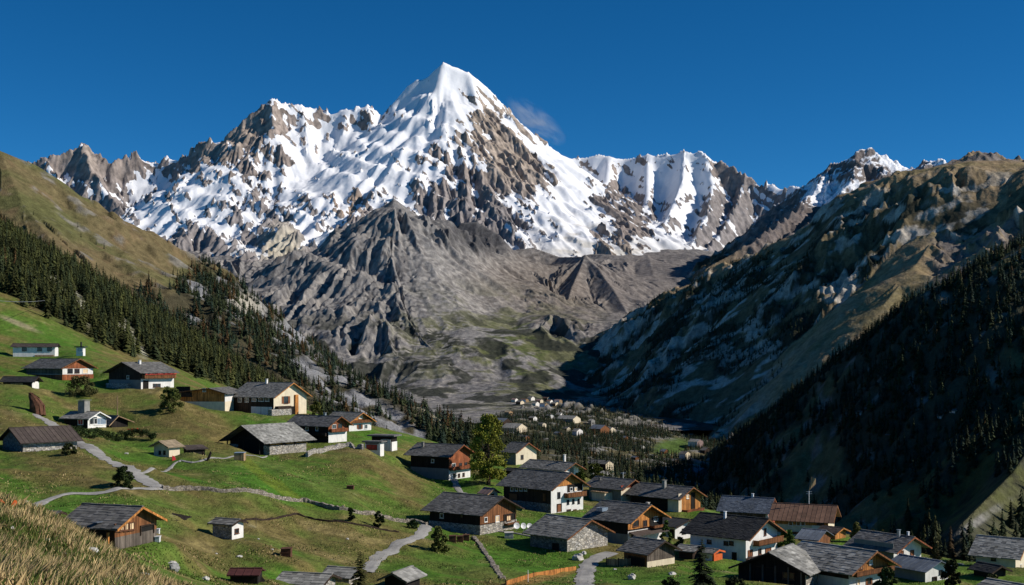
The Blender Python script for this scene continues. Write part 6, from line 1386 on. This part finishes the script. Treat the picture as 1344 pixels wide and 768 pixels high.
# ---- trees and bushes of the village
def leafy_tree(label, px, py, hpx, rpx, col, seed, D0=60, n=70, leaves=90, size=.2, kind='leafy_tree', trunk=True, cat_='tree', Dat=None, shape='round'):
    p = None if Dat else pix_hit(px, py, D0)
    if p is None:
        Dat = Dat or 300; p = P(px, py, Dat); top = p.z + hpx * Dat / F; p.z = gz(p.x, p.y); hpx = (top - p.z) * F / Dat
    s_ = F / p.y; H = hpx / s_; Rr = rpx / s_; g = random.Random(seed); R = tag(empty(kind, p), label, cat_); cl = []
    t0 = .1 if trunk else .0
    for i in range(n):
        t = g.random(); z = H * (t0 + (1 - t0) * t); prof = ((math.sin(math.pi * min(1, max(0.04, (t * .80 + .18)))) ** .6 if trunk else max(.05, 1 - t * t) ** .5) if shape == 'round' else (1 - t) ** .8 + .08); a = g.uniform(0, 6.283); q = Rr * prof * g.random() ** .45 * .88
        cl.append((q * math.cos(a), q * math.sin(a), z, Rr * g.uniform(.16, .30)))
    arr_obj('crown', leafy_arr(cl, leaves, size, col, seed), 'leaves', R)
    if trunk:
        mb = MB(); mb.tube([(0, 0, -.8), (.05, 0, H * .2), (-.05, .05, H * .75)], [.035 * H, .026 * H, .008 * H], 8)
        for k in range(6):
            a = k * 1.05; z = H * (.22 + .08 * k); mb.tube([(0, 0, z), (Rr * .35 * math.cos(a), Rr * .35 * math.sin(a), z + H * .12), (Rr * .65 * math.cos(a), Rr * .65 * math.sin(a), z + H * .2)], [.014 * H, .009 * H, .004 * H], 5)
        mb.build('trunk', 'bark', R, uv=False)
    return R
leafy_tree('tall yellow-green leafy tree standing among the houses', 641, 637, 90, 28, (.15, .155, .022), 1, n=120, leaves=110, size=.22)
leafy_tree('round dark bush at the fork of the lanes', 161, 640, 26, 16, (.045, .068, .02), 2, n=45, leaves=110, size=.13, kind='bush', trunk=False, cat_='bush')
leafy_tree('broad olive bush below the red-edged balcony chalet', 223, 540, 31, 18, (.085, .10, .025), 3, n=45, leaves=100, size=.2, kind='bush', trunk=False, cat_='bush')
leafy_tree('dark olive bush below the red-gabled brown chalet', 106, 520, 24, 22, (.085, .085, .03), 4, n=45, leaves=90, size=.22, kind='bush', trunk=False, cat_='bush')
leafy_tree('small rounded garden tree on the meadow wall, left one of two', 460, 684, 17, 7, (.022, .036, .012), 5, n=26, leaves=80, size=.12, kind='garden_tree')
leafy_tree('small two-lobed garden tree on the meadow wall, right one of two', 497, 693, 21, 8.5, (.022, .034, .012), 6, n=28, leaves=80, size=.12, kind='garden_tree')
leafy_tree('low spreading shrub at the right end of the meadow wall', 542, 694, 11, 10, (.03, .05, .016), 7, n=24, leaves=70, size=.13, kind='shrub', trunk=False, cat_='shrub')
leafy_tree('shaggy feathery bush beside the rust-brown crates', 576, 724, 32, 15, (.09, .10, .028), 8, n=40, leaves=110, size=.16, kind='bush', trunk=False, cat_='bush')
leafy_tree('dark green leafy tree right of the white house with wide pale roof', 781, 630, 22, 11, (.08, .09, .02), 9, n=40, leaves=80, size=.24, kind='leafy_tree')
leafy_tree('light green bush against the white gable behind the big chalet', 762, 632, 16, 9, (.085, .11, .02), 10, n=26, leaves=80, size=.2, kind='bush', trunk=False, cat_='bush')
leafy_tree('bright green bush at the right corner of the black-roofed white house', 1034, 726, 28, 15, (.085, .15, .03), 11, n=42, leaves=110, size=.15, kind='bush', trunk=False, cat_='bush')
leafy_tree('green bush between the honey-coloured chalet and small white house', 874, 716, 32, 9, (.05, .085, .018), 12, n=30, leaves=90, size=.16, kind='bush', trunk=False, cat_='bush')
leafy_tree('low bush left of the black-roofed white house', 893, 720, 14, 9, (.05, .08, .018), 13, n=22, leaves=80, size=.15, kind='bush', trunk=False, cat_='bush')
leafy_tree('bushy green shrub at the bottom edge below the brown-shuttered white house', 1165, 782, 34, 20, (.045, .06, .018), 14, n=50, leaves=110, size=.14, kind='bush', trunk=False, cat_='bush', D0=60)
leafy_tree('dark green tree at the bottom edge right of the white gabled house', 1249, 780, 44, 13, (.03, .036, .012), 15, n=55, leaves=110, size=.13, D0=60)
leafy_tree('autumn-yellow larch right of the rusty-roofed house', 1124, 712, 26, 10, (.10, .095, .028), 16, n=40, leaves=80, size=.15, kind='larch_tree', shape='cone')
leafy_tree('small yellow larch peeping over the roof of the brown-shuttered white house', 1146, 712, 16, 7, (.11, .095, .03), 17, n=24, leaves=70, size=.15, kind='larch_tree', shape='cone')
leafy_tree('pale yellow larch above the ridge of the brown-shuttered white house', 1160, 713, 20, 6, (.12, .10, .03), 18, n=24, leaves=70, size=.15, kind='larch_tree', shape='cone')
leafy_tree('slim tan larch between the white gabled house and the gravel slope', 1228, 745, 40, 8, (.11, .095, .04), 19, n=30, leaves=70, size=.18, kind='larch_tree', shape='cone')
leafy_tree('olive bush in the bottom right corner behind the low hut', 1300, 770, 16, 14, (.06, .065, .02), 20, n=26, leaves=70, size=.14, kind='bush', trunk=False, cat_='bush')
leafy_tree('bush beside the stone wall of the long left-edge barn', 90, 596, 14, 10, (.04, .05, .016), 21, n=24, leaves=80, size=.16, kind='bush', trunk=False, cat_='bush')
leafy_tree('dark ivy bush on the terrace of the red-edged balcony chalet', 156, 503, 11, 14, (.03, .05, .014), 22, n=26, leaves=80, size=.18, kind='bush', trunk=False, cat_='bush')
leafy_tree('yellow-green bush at the forest edge right of the cream farmhouse', 415, 552, 24, 12, (.085, .09, .02), 23, n=28, leaves=80, size=.24, kind='bush', trunk=False, cat_='bush')
leafy_tree('little dark bush on the grass left of the dark fir', 880, 772, 12, 14, (.03, .04, .014), 24, n=24, leaves=70, size=.12, kind='bush', trunk=False, cat_='bush')
leafy_tree('dark bush at the bottom edge right of the dark fir', 965, 776, 18, 20, (.022, .03, .012), 25, n=30, leaves=80, size=.12, kind='bush', trunk=False, cat_='bush')
# hedge row
pts = densify(hits([(92, 573), (130, 574), (170, 576), (202, 579)]), .9); O = pts[0]; cl = [(p.x - O.x + random.uniform(-.3, .3), p.y - O.y + random.uniform(-.5, .5), gz(p.x, p.y) - O.z + random.uniform(.3, 1.9), random.uniform(.5, .8)) for p in pts for _ in range(3)]
o = arr_obj('hedge', leafy_arr(cl, 60, .16, (.028, .044, .014), 31)); o.location = O; tag(o, 'long dark green hedge row below the white-framed house', 'hedge')

pts = densify(hits([(170, 566), (178, 566), (186, 567)]), .5); O = pts[0]
o = arr_obj('flower_bed', leafy_arr([(p.x - O.x, p.y - O.y, gz(p.x, p.y) - O.z + .3, .45) for p in pts], 50, .12, (.40, .03, .02), 33)); o.location = O; tag(o, 'low bed of red flowers at the right end of the hedge row', 'flowers')

def big_fir(label, px, py, hpx, rpx, seed, col, D0=60):
    p = pix_hit(px, py, D0); s_ = F / p.y; H = hpx / s_; R = tag(empty('fir_tree', p), label, 'tree'); g = random.Random(seed); V = []; Fc = []; C = []
    lv = 26
    for i in range(lv):
        t = i / lv; z = H * (.05 + .95 * t); rr = rpx / s_ * ((1 - t) ** .8 * g.uniform(.75, 1.1) + .03)
        for j in range(max(5, int(13 * (1 - .5 * t)))):
            if g.random() < .1: continue
            a = g.uniform(0, 6.283); q = rr * g.uniform(.55, 1.1); d = np.array([math.cos(a), math.sin(a), 0]); pd = np.array([-d[1], d[0], 0])
            for k in range(5):      # sprays along the bough
                u = .15 + .85 * k / 5; c0 = np.array([0, 0, z + .12 * H / lv - u * u * q * .32]) + d * q * u; L_ = q * .30 * (1.15 - .5 * u) + .1
                for sd in (-1, 0, 1):
                    dd = d * (1 if sd == 0 else .55) + pd * sd * .8; dd = dd / np.linalg.norm(dd); tip = c0 + dd * L_ + np.array([0, 0, -.35 * L_ * g.uniform(.5, 1.4)]); sdv = np.cross(dd, [0, 0, 1]) * L_ * .3; m_ = (c0 + tip) / 2 + np.array([0, 0, -.12 * L_])
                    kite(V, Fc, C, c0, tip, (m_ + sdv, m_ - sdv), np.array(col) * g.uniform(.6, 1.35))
    arr_obj('crown', (np.array(V, f32), np.array(Fc, np.int32), np.array(C, f32)), 'leaves', R)
    mb = MB(); mb.tube([(0, 0, -1), (0, 0, H * .5), (0, 0, H * .98)], [.022 * H, .013 * H, .003 * H], 8); mb.build('trunk', 'bark', R, uv=False)
big_fir('tall dark fir at the bottom edge in front of the black-roofed white house', 921, 782, 76, 25, 41, (.022, .032, .014)); big_fir('brownish-green fir at the bottom edge between the flagstone huts', 473, 790, 68, 22, 42, (.055, .055, .018))

# ---- grass
g = np.random.default_rng(5)
def blades(n, ulo, uhi, dlo, dhi, hlo, hhi, wd, mask, tan_bias, seed):
    g = np.random.default_rng(seed); y = np.exp(g.uniform(math.log(dlo), math.log(dhi), n)); u = g.uniform(ulo, uhi, n); x = (u - CX) / F * y
    keep = mask(x, y, u); x, y, u = x[keep], y[keep], u[keep]; n = len(x); z = GROUND.sample(x, y); nf = fbm(x / (2.2 if dhi < 90 else 9), y / (2.2 if dhi < 90 else 9), 3, seed)
    h = g.uniform(hlo, hhi, n) * (.7 + .9 * np.clip(nf + .3, 0, 1)); a = g.uniform(0, 6.283, n); lean = g.normal(0, .3, (n, 2)) * h[:, None] + np.array([.12, 0]) * h[:, None]
    p = np.stack([x, y, z - .03], -1); w_ = wd * g.uniform(.6, 1.4, n); dv = np.stack([np.cos(a), np.sin(a), 0 * a], -1) * w_[:, None]; tip = p + np.stack([lean[:, 0], lean[:, 1], h], -1); mid = (p + tip) / 2 + np.stack([-lean[:, 0] * .15, -lean[:, 1] * .15, h * .08], -1)
    V = np.stack([p - dv, p + dv, mid + dv * .7, tip, mid - dv * .7], 1); tan = (g.random(n) < np.clip(tan_bias + 1.3 * nf, .05, .95))[:, None]
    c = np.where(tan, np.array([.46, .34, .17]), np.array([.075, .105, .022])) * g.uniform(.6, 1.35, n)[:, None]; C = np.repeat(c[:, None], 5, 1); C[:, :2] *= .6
    return V.reshape(-1, 3).astype(f32), (np.arange(n * 5).reshape(-1, 5)).astype(np.int32), C.reshape(-1, 3).astype(f32)
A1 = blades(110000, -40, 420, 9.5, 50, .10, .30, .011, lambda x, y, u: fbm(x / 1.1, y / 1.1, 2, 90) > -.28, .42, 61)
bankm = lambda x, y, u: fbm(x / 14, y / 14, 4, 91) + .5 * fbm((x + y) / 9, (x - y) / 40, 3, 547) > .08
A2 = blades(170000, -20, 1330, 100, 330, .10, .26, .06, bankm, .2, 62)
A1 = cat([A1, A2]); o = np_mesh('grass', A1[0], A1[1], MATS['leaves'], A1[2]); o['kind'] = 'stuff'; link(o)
# ---- the wisp of cloud streaming off the summit
import bmesh
bm = bmesh.new(); bmesh.ops.create_icosphere(bm, subdivisions=3, radius=1); me = bpy.data.meshes.new('cloud'); bm.to_mesh(me); bm.free()
o = bpy.data.objects.new('cloud', me); o.location = P(703, 158, 10650); o.scale = (330, 260, 120); o.rotation_euler = (0, math.radians(38), 0); link(o); tag(o, 'small wisp of white cloud streaming off the right side of the snow summit', 'cloud')
m = bpy.data.materials.new('cloud_wisp'); m.use_nodes = True; t = m.node_tree; t.nodes.clear(); ou = t.nodes.new('ShaderNodeOutputMaterial'); pv = t.nodes.new('ShaderNodeVolumePrincipled'); tc = t.nodes.new('ShaderNodeTexCoord')
nz_ = t.nodes.new('ShaderNodeTexNoise'); nz_.inputs['Scale'].default_value = 1.6; nz_.inputs['Detail'].default_value = 4; nz_.inputs['Distortion'].default_value = .8; t.links.new(tc.outputs['Object'], nz_.inputs[0])
ln = t.nodes.new('ShaderNodeVectorMath'); ln.operation = 'LENGTH'; t.links.new(tc.outputs['Object'], ln.inputs[0])
mr_ = t.nodes.new('ShaderNodeMapRange'); [setattr(mr_.inputs[i + 1], 'default_value', v) for i, v in enumerate((.44, .72, 0, .006))]; t.links.new(nz_.outputs[0], mr_.inputs[0])
fa = t.nodes.new('ShaderNodeMapRange'); [setattr(fa.inputs[i + 1], 'default_value', v) for i, v in enumerate((.25, 1, 1, 0))]; t.links.new(ln.outputs['Value'], fa.inputs[0])
mu = t.nodes.new('ShaderNodeMath'); mu.operation = 'MULTIPLY'; t.links.new(mr_.outputs[0], mu.inputs[0]); t.links.new(fa.outputs[0], mu.inputs[1]); t.links.new(mu.outputs[0], pv.inputs['Density']); pv.inputs['Color'].default_value = (.95, .95, 1, 1)
t.links.new(pv.outputs[0], ou.inputs['Volume']); me.materials.append(m)
scene.cycles.volume_step_rate = 1.0
